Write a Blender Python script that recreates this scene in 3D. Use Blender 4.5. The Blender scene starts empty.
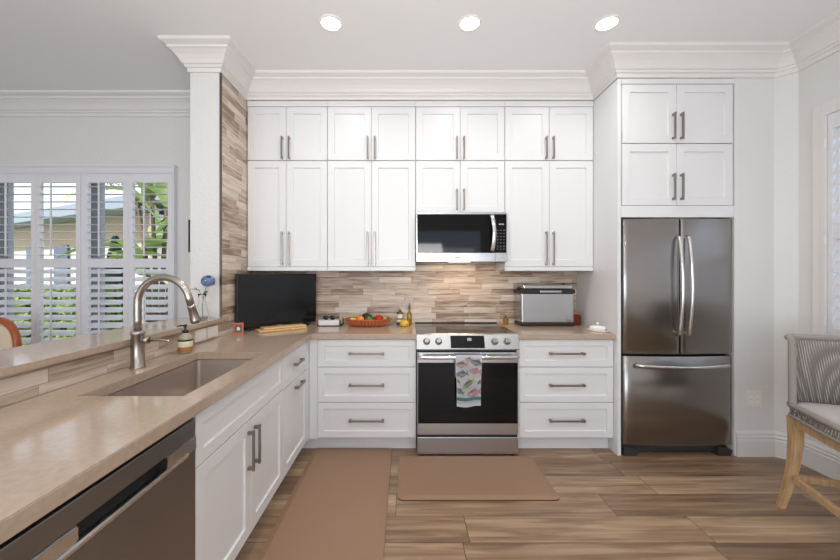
import bpy, bmesh, math, random
from mathutils import Vector, Matrix
PI = math.pi
R = math.radians
C = bpy.context.scene.collection
scene = bpy.context.scene
random.seed(7)

# ------------------------------------------------------------------ camera, world, lights, exposure
CAMZ = 1.353
cam_d = bpy.data.cameras.new('camera'); cam = bpy.data.objects.new('camera', cam_d); C.objects.link(cam)
cam.location = (0, 0, CAMZ); cam.rotation_euler = (PI/2, 0, 0)
cam_d.sensor_width = 36; cam_d.lens = 36*355/840
cam_d.shift_x = 14/840; cam_d.shift_y = -4/840
cam_d.clip_start = 0.05
scene.camera = cam
scene.view_settings.view_transform = 'Standard'
scene.view_settings.look = 'None'
scene.view_settings.gamma = 1
scene.view_settings.use_curve_mapping = False
scene.view_settings.exposure = 0.0

world = bpy.data.worlds.new('world'); scene.world = world; world.use_nodes = True
bg = world.node_tree.nodes['Background']
bg.inputs[0].default_value = (0.72, 0.84, 1.0, 1); bg.inputs[1].default_value = 1.9

sun_d = bpy.data.lights.new('sun', 'SUN'); sun = bpy.data.objects.new('sun', sun_d); C.objects.link(sun)
sun_d.energy = 3.6; sun_d.angle = R(1.5); sun_d.color = (1, .95, .86)
sun.rotation_euler = (R(42), 0, R(-38))      # from behind the house and the left, high

def area(name, loc, rot, sx, sy, power, color):
    d = bpy.data.lights.new(name, 'AREA'); d.shape = 'RECTANGLE'; d.size = sx; d.size_y = sy
    d.energy = power; d.color = color
    o = bpy.data.objects.new(name, d); C.objects.link(o); o.location = loc; o.rotation_euler = rot
    return o
# added fill standing in for sky at an unseen rear opening, aimed upward
area('rear_fill', (-0.9, -3.30, 1.25), (PI/2+R(40), 0, 0), 5.6, 2.3, 104, (1.0, .985, .97))
# invented upward lamp beside the camera, added to brighten the ceiling
area('ceiling_fill', (0.1, 0.1, 1.75), (PI-R(30), 0, 0), 1.0, .6, 30, (1.0, .99, .975))
CAN_POWER = 3.6
CAN_COLOR = (1.0, .95, .89)
MICRO_POWER = 1.7

# ------------------------------------------------------------------ materials
def srgb(r, g, b):
    f = lambda c: (c/255/12.92) if c/255 <= .04045 else ((c/255+.055)/1.055)**2.4
    return (f(r), f(g), f(b), 1)
def mat(name, col, rough=.5, metal=0, **kw):
    m = bpy.data.materials.new(name); m.use_nodes = True
    b = m.node_tree.nodes['Principled BSDF']
    b.inputs['Base Color'].default_value = col
    b.inputs['Roughness'].default_value = rough
    b.inputs['Metallic'].default_value = metal
    for k, v in kw.items():
        b.inputs[k.replace('_', ' ')].default_value = v
    return m
def N(m, t, **kw):
    n = m.node_tree.nodes.new(t)
    for k, v in kw.items(): setattr(n, k, v)
    return n
def L(m, a, b): m.node_tree.links.new(a, b)
def val(m, op, a, b=None, c=None):
    n = N(m, 'ShaderNodeMath', operation=op)
    for i, x in enumerate((a, b, c)):
        if x is None: continue
        if isinstance(x, (int, float)): n.inputs[i].default_value = x
        else: L(m, x, n.inputs[i])
    return n.outputs[0]
def bsdf(m): return m.node_tree.nodes['Principled BSDF']
def bump(m, height, strength=.3, dist=.002):
    b = N(m, 'ShaderNodeBump'); b.inputs['Strength'].default_value = strength; b.inputs['Distance'].default_value = dist
    L(m, height, b.inputs['Height']); L(m, b.outputs[0], bsdf(m).inputs['Normal'])
def noisy(m, scale, strength=.3, dist=.002, stretch=(1, 1, 1), detail=3, colvar=None):
    g = N(m, 'ShaderNodeNewGeometry'); mp = N(m, 'ShaderNodeMapping'); mp.inputs['Scale'].default_value = stretch
    L(m, g.outputs['Position'], mp.inputs[0])
    n = N(m, 'ShaderNodeTexNoise'); n.inputs['Scale'].default_value = scale; n.inputs['Detail'].default_value = detail
    L(m, mp.outputs[0], n.inputs['Vector'])
    if strength: bump(m, n.outputs[0], strength, dist)
    if colvar:
        r = N(m, 'ShaderNodeValToRGB'); r.color_ramp.elements[0].position = .3; r.color_ramp.elements[1].position = .7
        r.color_ramp.elements[0].color = colvar[0]; r.color_ramp.elements[1].color = colvar[1]
        L(m, n.outputs[0], r.inputs[0]); L(m, r.outputs[0], bsdf(m).inputs['Base Color'])
    return m
def planks(name, u, v, length, height, stops, streak, seam, seamcol, rough, bumpd, streak_amt=.5, sharp=.0):
    """individual boards / stone strips: u runs along them, v across ('X','Y','Z','XY')"""
    m = mat(name, (1, 1, 1, 1), rough)
    g = N(m, 'ShaderNodeNewGeometry'); s = N(m, 'ShaderNodeSeparateXYZ'); L(m, g.outputs['Position'], s.inputs[0])
    ax = {'X': s.outputs[0], 'Y': s.outputs[1], 'Z': s.outputs[2]}
    U = val(m, 'ADD', s.outputs[0], s.outputs[1]) if u == 'XY' else ax[u]
    V = ax[v]
    vr = val(m, 'DIVIDE', V, height); row = val(m, 'FLOOR', vr); fv = val(m, 'FRACT', vr)
    wn = N(m, 'ShaderNodeTexWhiteNoise', noise_dimensions='1D'); L(m, row, wn.inputs['W'])
    ur = val(m, 'ADD', val(m, 'DIVIDE', U, length), val(m, 'MULTIPLY', wn.outputs[0], 7.31))
    col = val(m, 'FLOOR', ur); fu = val(m, 'FRACT', ur)
    cb = N(m, 'ShaderNodeCombineXYZ'); L(m, row, cb.inputs[0]); L(m, col, cb.inputs[1])
    w2 = N(m, 'ShaderNodeTexWhiteNoise', noise_dimensions='2D'); L(m, cb.outputs[0], w2.inputs['Vector'])
    # streaky grain, shifted on every board
    cv = N(m, 'ShaderNodeCombineXYZ')
    L(m, val(m, 'ADD', val(m, 'MULTIPLY', U, streak[0]), val(m, 'MULTIPLY', w2.outputs[0], 60)), cv.inputs[0])
    L(m, val(m, 'MULTIPLY', V, streak[1]), cv.inputs[1]); L(m, val(m, 'MULTIPLY', w2.outputs[0], 37), cv.inputs[2])
    n = N(m, 'ShaderNodeTexNoise'); n.inputs['Scale'].default_value = 1; n.inputs['Detail'].default_value = 5; n.inputs['Distortion'].default_value = .6
    L(m, cv.outputs[0], n.inputs['Vector'])
    f = val(m, 'ADD', val(m, 'MULTIPLY', w2.outputs[0], 1-streak_amt), val(m, 'MULTIPLY', val(m, 'SUBTRACT', val(m, 'MULTIPLY', n.outputs[0], 2.2), .6), streak_amt))
    r = N(m, 'ShaderNodeValToRGB'); els = r.color_ramp.elements
    while len(els) < len(stops): els.new(.5)
    for e, (p, c) in zip(els, stops): e.position = p; e.color = c
    L(m, f, r.inputs[0])
    du = val(m, 'MULTIPLY', val(m, 'MINIMUM', fu, val(m, 'SUBTRACT', 1, fu)), length)
    dv = val(m, 'MULTIPLY', val(m, 'MINIMUM', fv, val(m, 'SUBTRACT', 1, fv)), height)
    ed = val(m, 'MINIMUM', du, dv)
    msk = N(m, 'ShaderNodeMapRange'); L(m, ed, msk.inputs[0])
    msk.inputs[1].default_value = seam*.5; msk.inputs[2].default_value = seam*1.2
    mx = N(m, 'ShaderNodeMix', data_type='RGBA'); L(m, msk.outputs[0], mx.inputs[0])
    mx.inputs[6].default_value = seamcol; L(m, r.outputs[0], mx.inputs[7])
    L(m, mx.outputs[2], bsdf(m).inputs['Base Color'])
    hh = val(m, 'ADD', val(m, 'ADD', msk.outputs[0], val(m, 'MULTIPLY', w2.outputs[0], sharp)), val(m, 'MULTIPLY', n.outputs[0], .25))
    bump(m, hh, .6, bumpd)
    return m

M = {}
M['wall'] = noisy(mat('wall_paint', srgb(222, 221, 219), .6), 42, .42, .006, detail=2)
M['ceiling'] = noisy(mat('ceiling_paint', srgb(240, 241, 242), .8), 60, .1, .002)
M['trim'] = mat('trim_paint', srgb(226, 224, 222), .4)
M['cab'] = mat('cabinet_paint', srgb(225, 225, 226), .32)
M['cabin'] = mat('cabinet_interior', srgb(205, 203, 200), .6)
M['floor'] = planks('floor_planks', 'X', 'Y', 1.25, .2,
    [(0, srgb(96, 75, 58)), (.3, srgb(128, 102, 80)), (.55, srgb(152, 125, 100)), (.8, srgb(176, 149, 121)), (1, srgb(192, 167, 140))],
    (1.9, 26), .0018, srgb(70, 52, 40), .34, .0008, .62)
M['tile'] = planks('stone_strip_tile', 'XY', 'Z', .30, .056,
    [(0, srgb(104, 84, 70)), (.24, srgb(146, 122, 102)), (.42, srgb(186, 166, 148)), (.68, srgb(210, 196, 180)), (1, srgb(232, 224, 216))],
    (4, 45), .0011, srgb(146, 132, 120), .36, .0025, .5, 1.2)
M['quartz'] = noisy(mat('quartz_counter', srgb(178, 158, 140), .09), 60, 0, colvar=(srgb(174, 154, 136), srgb(184, 164, 146)), detail=4)
def steel(name, c, rough, st, amt=.05):
    m = mat(name, c, rough, 1.0)
    return noisy(m, 30, amt, .001, st, 2)
M['steel_v'] = steel('brushed_steel_vertical', srgb(160, 157, 155), .26, (30, 30, .4), .035)
M['steel_h'] = steel('brushed_steel_horizontal', srgb(184, 186, 188), .27, (.4, .4, 30), .05)
M['steel_y'] = steel('brushed_steel_dishwasher', srgb(148, 150, 152), .28, (.4, .4, 30), .04)
M['sink'] = steel('sink_steel', srgb(206, 196, 188), .45, (3, 3, 3), .05)
M['nickel'] = mat('satin_nickel', srgb(150, 143, 138), .3, 1)
M['faucet'] = mat('brushed_nickel', srgb(172, 164, 157), .26, 1)
M['chrome'] = mat('bright_steel', srgb(222, 220, 218), .16, 1)
M['bglass'] = mat('black_glass', (.004, .004, .005, 1), .05, 0, Specular_IOR_Level=.28)
M['cooktop'] = mat('ceramic_cooktop', (.018, .014, .012, 1), .08)
M['ring'] = mat('burner_marking', (.10, .095, .09, 1), .2)
M['black'] = mat('black_plastic', (.012, .012, .013, 1), .4)
M['dgrey'] = mat('dark_grey_metal', (.05, .05, .052, 1), .45, .3)
M['grille'] = mat('grey_plastic', (.035, .035, .038, 1), .5)
M['screen'] = mat('tv_screen', (.004, .005, .007, 1), .12)
M['mat_'] = noisy(mat('tan_mat', srgb(150, 119, 95), .5), 120, .15, .001)
M['edge'] = mat('mat_edge', srgb(70, 50, 38), .6)
M['oak'] = noisy(mat('oak', srgb(196, 160, 118), .45), 9, .1, .001, (6, 6, .8), colvar=(srgb(176, 142, 104), srgb(206, 174, 132)))
M['rope'] = noisy(mat('grey_rope', srgb(150, 144, 138), .85), 260, .5, .002)
M['ropedark'] = mat('grey_rope_frame', srgb(140, 134, 128), .85)
M['cushion'] = noisy(mat('seat_cushion', srgb(186, 182, 178), .9), 300, .2, .001)
M['wood_red'] = mat('polished_cherry', srgb(168, 84, 36), .3)
M['cream'] = noisy(mat('cream_upholstery', srgb(216, 200, 176), .85), 200, .1, .001)
M['embro'] = mat('embroidery', srgb(176, 142, 104), .85)
M['bamboo'] = noisy(mat('light_bamboo', srgb(222, 182, 124), .5), 20, .05, .001, (1, 8, 8), colvar=(srgb(208, 166, 108), srgb(230, 194, 140)))
M['basket'] = noisy(mat('terracotta_wicker', srgb(172, 84, 46), .6), 90, .6, .003, colvar=(srgb(140, 62, 32), srgb(196, 104, 60)))
M['basketdark'] = mat('wicker_stake', srgb(206, 130, 82), .6)
M['orange'] = noisy(mat('orange_peel', srgb(240, 140, 28), .45), 300, .2, .001)
M['lemon'] = mat('lemon_peel', srgb(232, 200, 92), .45)
M['green'] = mat('green_pepper_skin', srgb(62, 118, 34), .25)
M['lime'] = mat('lime_peel', srgb(150, 150, 60), .4)
M['red'] = mat('tomato_skin', srgb(178, 30, 26), .22)
M['avocado'] = noisy(mat('avocado_skin', srgb(40, 34, 30), .5), 150, .4, .002)
M['stem'] = mat('green_stem', srgb(78, 110, 60), .5)
M['white'] = mat('white_plastic', srgb(238, 236, 232), .35)
M['ceramic'] = mat('white_ceramic', srgb(240, 236, 230), .15)
M['plate'] = mat('outlet_plate', srgb(232, 228, 222), .3)
M['taupe_plate'] = mat('taupe_plate', srgb(188, 176, 164), .3)
M['yellow'] = mat('yellow_wax', srgb(226, 186, 60), .35)
M['amber'] = mat('amber_glass', srgb(120, 50, 26), .1, 0, Transmission_Weight=.4)
M['oil'] = mat('oil_glass', srgb(196, 160, 60), .05, 0, Transmission_Weight=.8)
M['glass'] = mat('clear_glass', (1, 1, 1, 1), .02, 0, Transmission_Weight=1.0, IOR=1.2)
M['pane'] = mat('window_glass', (1, 1, 1, 1), 0, 0, Transmission_Weight=1.0, IOR=1.01)
M['petal'] = mat('blue_petals', srgb(104, 124, 164), .7)
M['leaf'] = mat('vase_leaf', srgb(92, 124, 96), .5)
M['shutter'] = mat('shutter_paint', srgb(225, 225, 230), .38)
M['winframe'] = mat('grey_window_frame', srgb(158, 156, 164), .5)
M['lamp'] = mat('lamp_lens', (1, 1, 1, 1), .5); bsdf(M['lamp']).inputs['Emission Color'].default_value = (1, .96, .9, 1); bsdf(M['lamp']).inputs['Emission Strength'].default_value = 8
M['digits'] = mat('lit_digits', (.35, .38, .42, 1), .5); bsdf(M['digits']).inputs['Emission Color'].default_value = (.85, .92, 1, 1); bsdf(M['digits']).inputs['Emission Strength'].default_value = .15
M['keys'] = mat('key_print', srgb(130, 130, 134), .5)
M['label'] = mat('cream_label', srgb(232, 222, 196), .6)
M['brown_label'] = mat('brown_label', srgb(170, 116, 62), .6)
M['soap'] = mat('soap_bottle', srgb(200, 190, 168), .15, 0, Transmission_Weight=.3)
M['card'] = mat('orange_card', srgb(206, 104, 50), .5)
M['cardpic'] = mat('grey_picture', srgb(84, 88, 110), .4)
M['cloth'] = noisy(mat('towel_cotton', srgb(228, 228, 232), .9), 400, .2, .001)
M['fish_g'] = mat('fish_green_print', srgb(104, 126, 118), .9)
M['fish_r'] = mat('fish_rose_print', srgb(172, 130, 136), .9)
M['fish_y'] = mat('fish_lime_print', srgb(162, 168, 124), .9)
M['fish_d'] = mat('fish_dark_print', srgb(84, 88, 104), .9)
M['towelband'] = mat('towel_band', srgb(68, 110, 112), .9)
M['napkin'] = mat('white_paper', srgb(230, 228, 228), .6)
M['wire'] = mat('black_wire', (.015, .013, .013, 1), .35)
M['tiletrim'] = mat('tile_edge_metal', srgb(116, 108, 102), .35, 1)
# outside
M['grass'] = noisy(mat('lawn', srgb(96, 120, 56), .9), 20, .3, .02, colvar=(srgb(80, 100, 44), srgb(130, 146, 80)))
M['patio'] = mat('patio_paver', srgb(196, 180, 160), .8)
M['stucco'] = mat('stucco_white', srgb(228, 220, 208), .8)
M['beige'] = mat('stucco_beige', srgb(186, 160, 130), .8)
M['roof'] = noisy(mat('roof_shingle', srgb(190, 186, 182), .8), 8, .3, .02)
M['fascia'] = mat('fascia_grey', srgb(150, 158, 166), .6)
M['hwin'] = mat('far_window', srgb(70, 78, 92), .2)
M['hedge'] = noisy(mat('hedge_leaf', srgb(120, 150, 50), .5), 9, 0, colvar=(srgb(48, 74, 24), srgb(168, 190, 84)))
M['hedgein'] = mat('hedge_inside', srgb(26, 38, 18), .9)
M['banana'] = noisy(mat('broad_leaf', srgb(150, 178, 96), .45), 6, 0, colvar=(srgb(150, 176, 100), srgb(206, 216, 156)))
M['bark'] = noisy(mat('bark', srgb(120, 98, 80), .85), 20, .5, .02)
M['dgreen'] = mat('dark_conifer', srgb(36, 60, 52), .8)

# ------------------------------------------------------------------ mesh helpers
FRONT = lambda yf: (lambda u, v, n: (u, yf-n, v))       # faces the camera (-Y)
EAST = lambda xf: (lambda u, v, n: (xf+n, u, v))        # faces +X
WEST = lambda xf: (lambda u, v, n: (xf-n, u, v))
def newbm(): return bmesh.new()
def merge(bm, t, fn=None, mi=0):
    vm = {}
    for v in t.verts:
        vm[v] = bm.verts.new(fn(*v.co) if fn else v.co)
    for f in t.faces:
        try:
            nf = bm.faces.new([vm[v] for v in f.verts]); nf.material_index = mi if mi else f.material_index; nf.smooth = f.smooth
        except ValueError: pass
    t.free()
def box(bm, a, b, bev=0, fn=None, seg=2, mi=0):
    t = bmesh.new(); bmesh.ops.create_cube(t, size=1)
    lo = [min(a[i], b[i]) for i in range(3)]; hi = [max(a[i], b[i]) for i in range(3)]
    for v in t.verts: v.co = Vector([(lo[i]+hi[i])/2 + v.co[i]*(hi[i]-lo[i]) for i in range(3)])
    if bev:
        bmesh.ops.bevel(t, geom=t.edges[:], offset=min(bev, min(hi[i]-lo[i] for i in range(3))*.49), segments=seg, affect='EDGES', profile=.5)
        for f in t.faces: f.smooth = False
    merge(bm, t, fn, mi)
    return bm
def loft(bm, rings, cap0=True, cap1=True, closed=True, mi=0, smooth=False):
    vr = [[bm.verts.new(p) for p in r] for r in rings]
    n = len(rings[0])
    for a, b in zip(vr, vr[1:]):
        for i in range(n if closed else n-1):
            j = (i+1) % n
            f = bm.faces.new((a[i], a[j], b[j], b[i])); f.material_index = mi; f.smooth = smooth
    if cap0: f = bm.faces.new(vr[0][::-1]); f.material_index = mi
    if cap1: f = bm.faces.new(vr[-1]); f.material_index = mi
    return vr
def shaker(bm, u0, u1, v0, v1, fn, sw=.057, th=.02, rec=.009):
    steps = [(0, 0), (0, th-.0015), (.0015, th), (sw, th), (sw+.004, th-rec)]
    loft(bm, [[fn(u0+i, v0+i, n), fn(u1-i, v0+i, n), fn(u1-i, v1-i, n), fn(u0+i, v1-i, n)] for i, n in steps])
def tube(bm, pts, r, seg=12, cap=True, mi=0, smooth=True, flat=1.0):
    pts = [Vector(p) for p in pts]; n = len(pts)
    rs = r if isinstance(r, (list, tuple)) else [r]*n
    tang = [(pts[min(i+1, n-1)]-pts[max(i-1, 0)]).normalized() for i in range(n)]
    up = Vector((0, 0, 1)) if abs(tang[0].z) < .9 else Vector((0, 1, 0))
    nx = tang[0].cross(up).normalized(); rings = []
    for i in range(n):
        nx = (nx - tang[i]*nx.dot(tang[i])).normalized(); ny = tang[i].cross(nx)
        rings.append([pts[i]+(nx*math.cos(2*PI*k/seg)+ny*math.sin(2*PI*k/seg)*flat)*rs[i] for k in range(seg)])
    loft(bm, rings, cap, cap, mi=mi, smooth=smooth)
def lathe(bm, prof, c, seg=24, sx=1, sy=1, mi=0, smooth=True, cap0=True, cap1=True):
    loft(bm, [[(c[0]+r*sx*math.cos(2*PI*k/seg), c[1]+r*sy*math.sin(2*PI*k/seg), c[2]+z) for k in range(seg)] for r, z in prof], cap0, cap1, mi=mi, smooth=smooth)
def ball(bm, c, r, sc=(1, 1, 1), seg=20, mi=0):
    t = bmesh.new(); bmesh.ops.create_uvsphere(t, u_segments=seg, v_segments=seg//2, radius=r)
    for v in t.verts: v.co = Vector(c)+Vector([v.co[i]*sc[i] for i in range(3)])
    for f in t.faces: f.smooth = True
    merge(bm, t, None, mi)
def barbox(bm, p, q, w, h, bev=.002, w2=None, h2=None, upv=(0, 0, 1)):
    """square bar between two points"""
    p, q = Vector(p), Vector(q); t = (q-p).normalized(); up = Vector(upv)
    if abs(t.dot(up)) > .95: up = Vector((1, 0, 0))
    a = t.cross(up).normalized(); b = a.cross(t).normalized()
    w2 = w2 or w; h2 = h2 or h
    rr = []
    for c, ww, hh in ((p, w, h), (q, w2, h2)):
        rr.append([c+a*x*ww/2+b*y*hh/2 for x, y in ((-1, -1), (1, -1), (1, 1), (-1, 1))])
    t2 = bmesh.new(); loft(t2, rr)
    if bev: bmesh.ops.bevel(t2, geom=t2.edges[:], offset=bev, segments=2, affect='EDGES')
    merge(bm, t2)
def slab(xs, ys, mask, z0, z1, bev=.003):
    bm = bmesh.new()
    for i in range(len(xs)-1):
        for j in range(len(ys)-1):
            if mask(i, j):
                bm.faces.new([bm.verts.new((x, y, z1)) for x, y in ((xs[i], ys[j]), (xs[i+1], ys[j]), (xs[i+1], ys[j+1]), (xs[i], ys[j+1]))])
    bmesh.ops.remove_doubles(bm, verts=bm.verts, dist=1e-5)
    ret = bmesh.ops.extrude_face_region(bm, geom=bm.faces[:])
    vs = [g for g in ret['geom'] if isinstance(g, bmesh.types.BMVert)]
    bmesh.ops.translate(bm, verts=vs, vec=(0, 0, z0-z1))
    bmesh.ops.recalc_face_normals(bm, faces=bm.faces)
    es = [e for e in bm.edges if len(e.link_faces) == 2 and e.calc_face_angle(0) > .5]
    if bev: bmesh.ops.bevel(bm, geom=es, offset=bev, segments=2, affect='EDGES')
    return bm
def root_of(o):
    while o.parent: o = o.parent
    return o
def obj(name, bm, m, parent=None, local=False, loc=None, smooth_angle=False):
    bmesh.ops.recalc_face_normals(bm, faces=bm.faces)
    if parent and not local:
        l = root_of(parent).location; bmesh.ops.translate(bm, verts=bm.verts, vec=-Vector(l))
    elif loc is not None:
        bmesh.ops.translate(bm, verts=bm.verts, vec=-Vector(loc))
    me = bpy.data.meshes.new(name); bm.to_mesh(me); bm.free()
    for x in (m if isinstance(m, list) else [m]): me.materials.append(x)
    o = bpy.data.objects.new(name, me); C.objects.link(o)
    if parent: o.parent = parent
    elif loc is not None: o.location = loc
    return o
def tag(o, label, cat, group=None):
    o['label'] = label; o['category'] = cat
    if group: o['group'] = group
    return o
def thing(name, label, cat, loc=(0, 0, 0), rz=0, group=None):
    o = bpy.data.objects.new(name, None); C.objects.link(o); o.location = loc; o.rotation_euler = (0, 0, rz)
    o.empty_display_size = .1
    return tag(o, label, cat, group)
def struct(name, bm, m, parent=None):
    o = obj(name, bm, m, parent)
    if not parent: o['kind'] = 'structure'
    return o
def single(name, bm, m, label, cat, group=None):
    xs = [v.co for v in bm.verts]
    loc = ((min(c.x for c in xs)+max(c.x for c in xs))/2, (min(c.y for c in xs)+max(c.y for c in xs))/2, min(c.z for c in xs))
    return tag(obj(name, bm, m, None, loc=loc), label, cat, group)
def sweep(bm, path, prof, mi=0):
    """profile (projection, z) swept on the room side (right hand) of a plan path with mitres"""
    P = [Vector(p) for p in path]; rings = []
    for i, p in enumerate(P):
        d0 = (p-P[i-1]).normalized() if i > 0 else None
        d1 = (P[i+1]-p).normalized() if i < len(P)-1 else None
        n0 = Vector((d0.y, -d0.x)) if d0 else None; n1 = Vector((d1.y, -d1.x)) if d1 else None
        if n0 is None: m = n1
        elif n1 is None: m = n0
        else:
            m = (n0+n1).normalized(); m = m/max(.2, m.dot(n0))
        rings.append([(p.x+m.x*a, p.y+m.y*a, z) for a, z in prof])
    loft(bm, rings, mi=mi)

# ------------------------------------------------------------------ shell
CEIL = 3.02; YB = 3.32; XR = 2.86; XL = -4.95; YR = -3.2
DY = 2.67                                        # face of the drywall beside the fridge
b = newbm(); box(b, (XL-.15, YR-.15, -.08), (XR+.15, YB+.0, 0)); struct('floor', b, M['floor'])
b = newbm(); box(b, (XL-.15, YR-.15, CEIL), (XR+.15, YB+.15, CEIL+.2)); struct('ceiling', b, M['ceiling'])
WX0, WX1, WZ = -4.30, -2.150, 2.335
b = newbm()
box(b, (WX1, YB, 0), (XR+.15, YB+.15, CEIL)); box(b, (XL-.15, YB, 0), (WX0, YB+.15, CEIL)); box(b, (WX0, YB, WZ), (WX1, YB+.15, CEIL))
struct('wall_back', b, M['wall'])
b = newbm(); box(b, (XL-.15, YR, 0), (XL, YB, CEIL)); struct('wall_left', b, M['wall'])
RY0, RY1, RZ0, RZ1 = 1.0, 2.43, .85, 2.47
b = newbm()
box(b, (XR, YR, 0), (XR+.15, RY0, CEIL)); box(b, (XR, RY1, 0), (XR+.15, YB, CEIL))
box(b, (XR, RY0, 0), (XR+.15, RY1, RZ0)); box(b, (XR, RY0, RZ1), (XR+.15, RY1, CEIL))
struct('wall_right', b, M['wall'])
# wall return beside the fridge with the clipped corner
b = newbm()
pts = [(2.47, YB), (2.47, DY), (2.767, DY), (XR, 2.586), (XR, YB)]
loft(b, [[(x, y, z) for x, y in pts] for z in (0, CEIL)])
struct('wall_nook', b, M['wall'])
b = newbm(); OX0, OX1, OZ = -3.6, 1.9, 2.5
box(b, (XL, YR-.15, 0), (OX0, YR, CEIL)); box(b, (OX1, YR-.15, 0), (XR, YR, CEIL)); box(b, (OX0, YR-.15, OZ), (OX1, YR, CEIL))
struct('wall_rear', b, M['wall'])
# unseen posts, added to break up the reflected rectangle of rear light
for i, x in enumerate((-1.75, .05)):
    b = newbm(); box(b, (x-.05, YR-.12, 0), (x+.05, YR-.03, OZ)); struct('trim_%d' % (10+i), b, M['trim'])
# column and the low wall of the bar
CX0, CX1, CY = -1.58, -1.36, 2.60
b = newbm(); box(b, (CX0, CY, 0), (CX1, YB, CEIL)); struct('wall_column', b, M['wall'])
b = newbm(); box(b, (CX0+.05, -1.2, 0), (CX1, CY, 1.017)); struct('wall_bar', b, M['wall'])
# crown moulding
cp = [(0, 2.84), (.012, 2.84), (.014, 2.868), (.026, 2.872), (.028, 2.886), (.04, 2.893), (.05, 2.912), (.068, 2.938), (.092, 2.962), (.104, 2.968),
      (.106, 2.982), (.124, 2.992), (.14, 3.0), (.142, CEIL), (0, CEIL)]
b = newbm()
sweep(b, [(XL, YB), (CX0, YB), (CX0, CY), (CX1, CY), (CX1, 3.01), (1.59, 3.01), (1.59, DY), (2.767, DY), (XR, 2.586), (XR, YR)], cp)
struct('trim_1', b, M['trim'])
bp = [(0, 0), (.016, 0), (.016, .125), (.012, .13), (.015, .14), (.015, .15), (.009, .156), (.011, .166), (.011, .172), (.004, .188), (0, .19)]
b = newbm(); sweep(b, [(2.478, DY), (2.767, DY), (XR, 2.586), (XR, YR)], bp); struct('baseboard_right', b, M['trim'])
b = newbm(); sweep(b, [(-2.12, YB), (CX0, YB)], bp); struct('baseboard_back', b, M['trim'])

# ------------------------------------------------------------------ stone strip tile
b = newbm()
box(b, (CX1+.0115, 3.309, .9145), (1.5905, YB-.0008, 1.395)); box(b, (.0835, 3.309, 1.395), (.8365, YB-.0008, 1.469))
tag(obj('tile_backsplash', b, M['tile'], loc=(0, 3.315, .914)), 'beige and taupe stone strip backsplash behind the range and counters', 'backsplash')
b = newbm(); box(b, (CX1+.0005, -1.2, .9145), (CX1+.008, CY, 1.017)); box(b, (CX1+.0005, CY+.0005, .9145), (CX1+.010, 3.3185, 2.839))
tag(obj('tile_cladding', b, M['tile'], loc=(CX1, 2.6, .914)), 'beige stone strip tile on the side of the column and under the bar ledge', 'wall tile')
b = newbm(); box(b, (CX1-.004, CY-.0045, 1.05), (CX1+.013, CY-.0003, 2.838)); 
tag(obj('edge_strip', b, M['tiletrim'], loc=(CX1, CY, 1.05)), 'thin grey metal strip finishing the tile edge up the column', 'trim strip')

# ------------------------------------------------------------------ handles and cabinets
def pull(parent, u, v, length, vert, fn, w=.013, out=.032):
    b = newbm(); h = length/2
    if vert:
        box(b, (u-w/2, v-h, out-.010), (u+w/2, v+h, out), .0015, fn)
        for s in (-1, 1): box(b, (u-w/2, v+s*(h-.012)-.008, 0), (u+w/2, v+s*(h-.012)+.008, out-.008), .001, fn)
    else:
        box(b, (u-h, v-w/2, out-.010), (u+h, v+w/2, out), .0015, fn)
        for s in (-1, 1): box(b, (u+s*(h-.010)-.009, v-w/2-.003, 0), (u+s*(h-.010)+.009, v+w/2+.003, out-.002), .001, fn)
    return obj('handle', b, M['nickel'], parent)
def door(parent, u0, u1, v0, v1, fn, name='door', hpos=None, hlen=.2, vert=True, sw=.057):
    b = newbm(); g = .0015; shaker(b, u0+g, u1-g, v0+g, v1-g, fn, sw)
    d = obj(name, b, M['cab'], parent)
    if hpos: pull(d, hpos[0], hpos[1], hlen, vert, lambda a, c, n: fn(a, c, n+.02))
    return d
UF = 3.03                                       # carcass face; door faces are at 3.01
labels_up = [('left', 'beside the tiled column'), ('second', 'next to the microwave'), ('third', 'over the microwave'), ('right', 'beside the tall fridge panel')]
units = [(-1.345, -.668), (-.666, .081), (.083, .837), (.839, 1.588)]
seams = [-1.017, -.294, .46, 1.215]
lab_top = ['short white two-door cabinet under the crown, beside the tiled column',
           'short white two-door cabinet under the crown, second from the tiled column',
           'short white two-door cabinet under the crown, in line above the microwave',
           'short white two-door cabinet under the crown, beside the tall refrigerator panel']
lab_low = ['tall white two-door wall cabinet above the television',
           'tall white two-door wall cabinet above the fruit basket, left of the microwave',
           'small white two-door cabinet directly on top of the microwave',
           'tall white two-door wall cabinet above the silver countertop oven']
for i, (x0, x1) in enumerate(units):
    xs = seams[i]; f = FRONT(UF)
    t = thing('wall_cabinet', lab_top[i], 'cabinet', ((x0+x1)/2, 3.18, 2.332), 0, 'top row wall cabinets')
    b = newbm(); box(b, (x0, UF, 2.332), (x1, 3.308, 2.836)); box(b, (x0, 3.008, 2.79), (x1, UF, 2.836)); obj('body', b, M['cab'], t)
    door(t, x0, xs, 2.334, 2.788, f, hpos=(xs-.03, 2.435), hlen=.19)
    door(t, xs, x1, 2.334, 2.788, f, hpos=(xs+.03, 2.435), hlen=.19)
    zb = 1.888 if i == 2 else 1.43
    t = thing('wall_cabinet', lab_low[i], 'cabinet', ((x0+x1)/2, 3.18, zb), 0, 'main row wall cabinets')
    b = newbm(); box(b, (x0, UF, zb), (x1, 3.308, 2.330)); obj('body', b, M['cab'], t)
    zd = zb if i == 2 else 1.432
    hz, hl = (zb+.11, .18) if i == 2 else (1.585, .285)
    door(t, x0, xs, zd, 2.330, f, hpos=(xs-.03, hz), hlen=hl)
    door(t, xs, x1, zd, 2.330, f, hpos=(xs+.03, hz), hlen=hl)
    if i != 2:
        b = newbm(); box(b, (x0, 3.005, 1.397), (x1, 3.03, 1.4295), .002); box(b, (x0, 3.03, 1.41), (x1, 3.308, 1.4295)); obj('light_rail', b, M['cab'], t)

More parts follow.
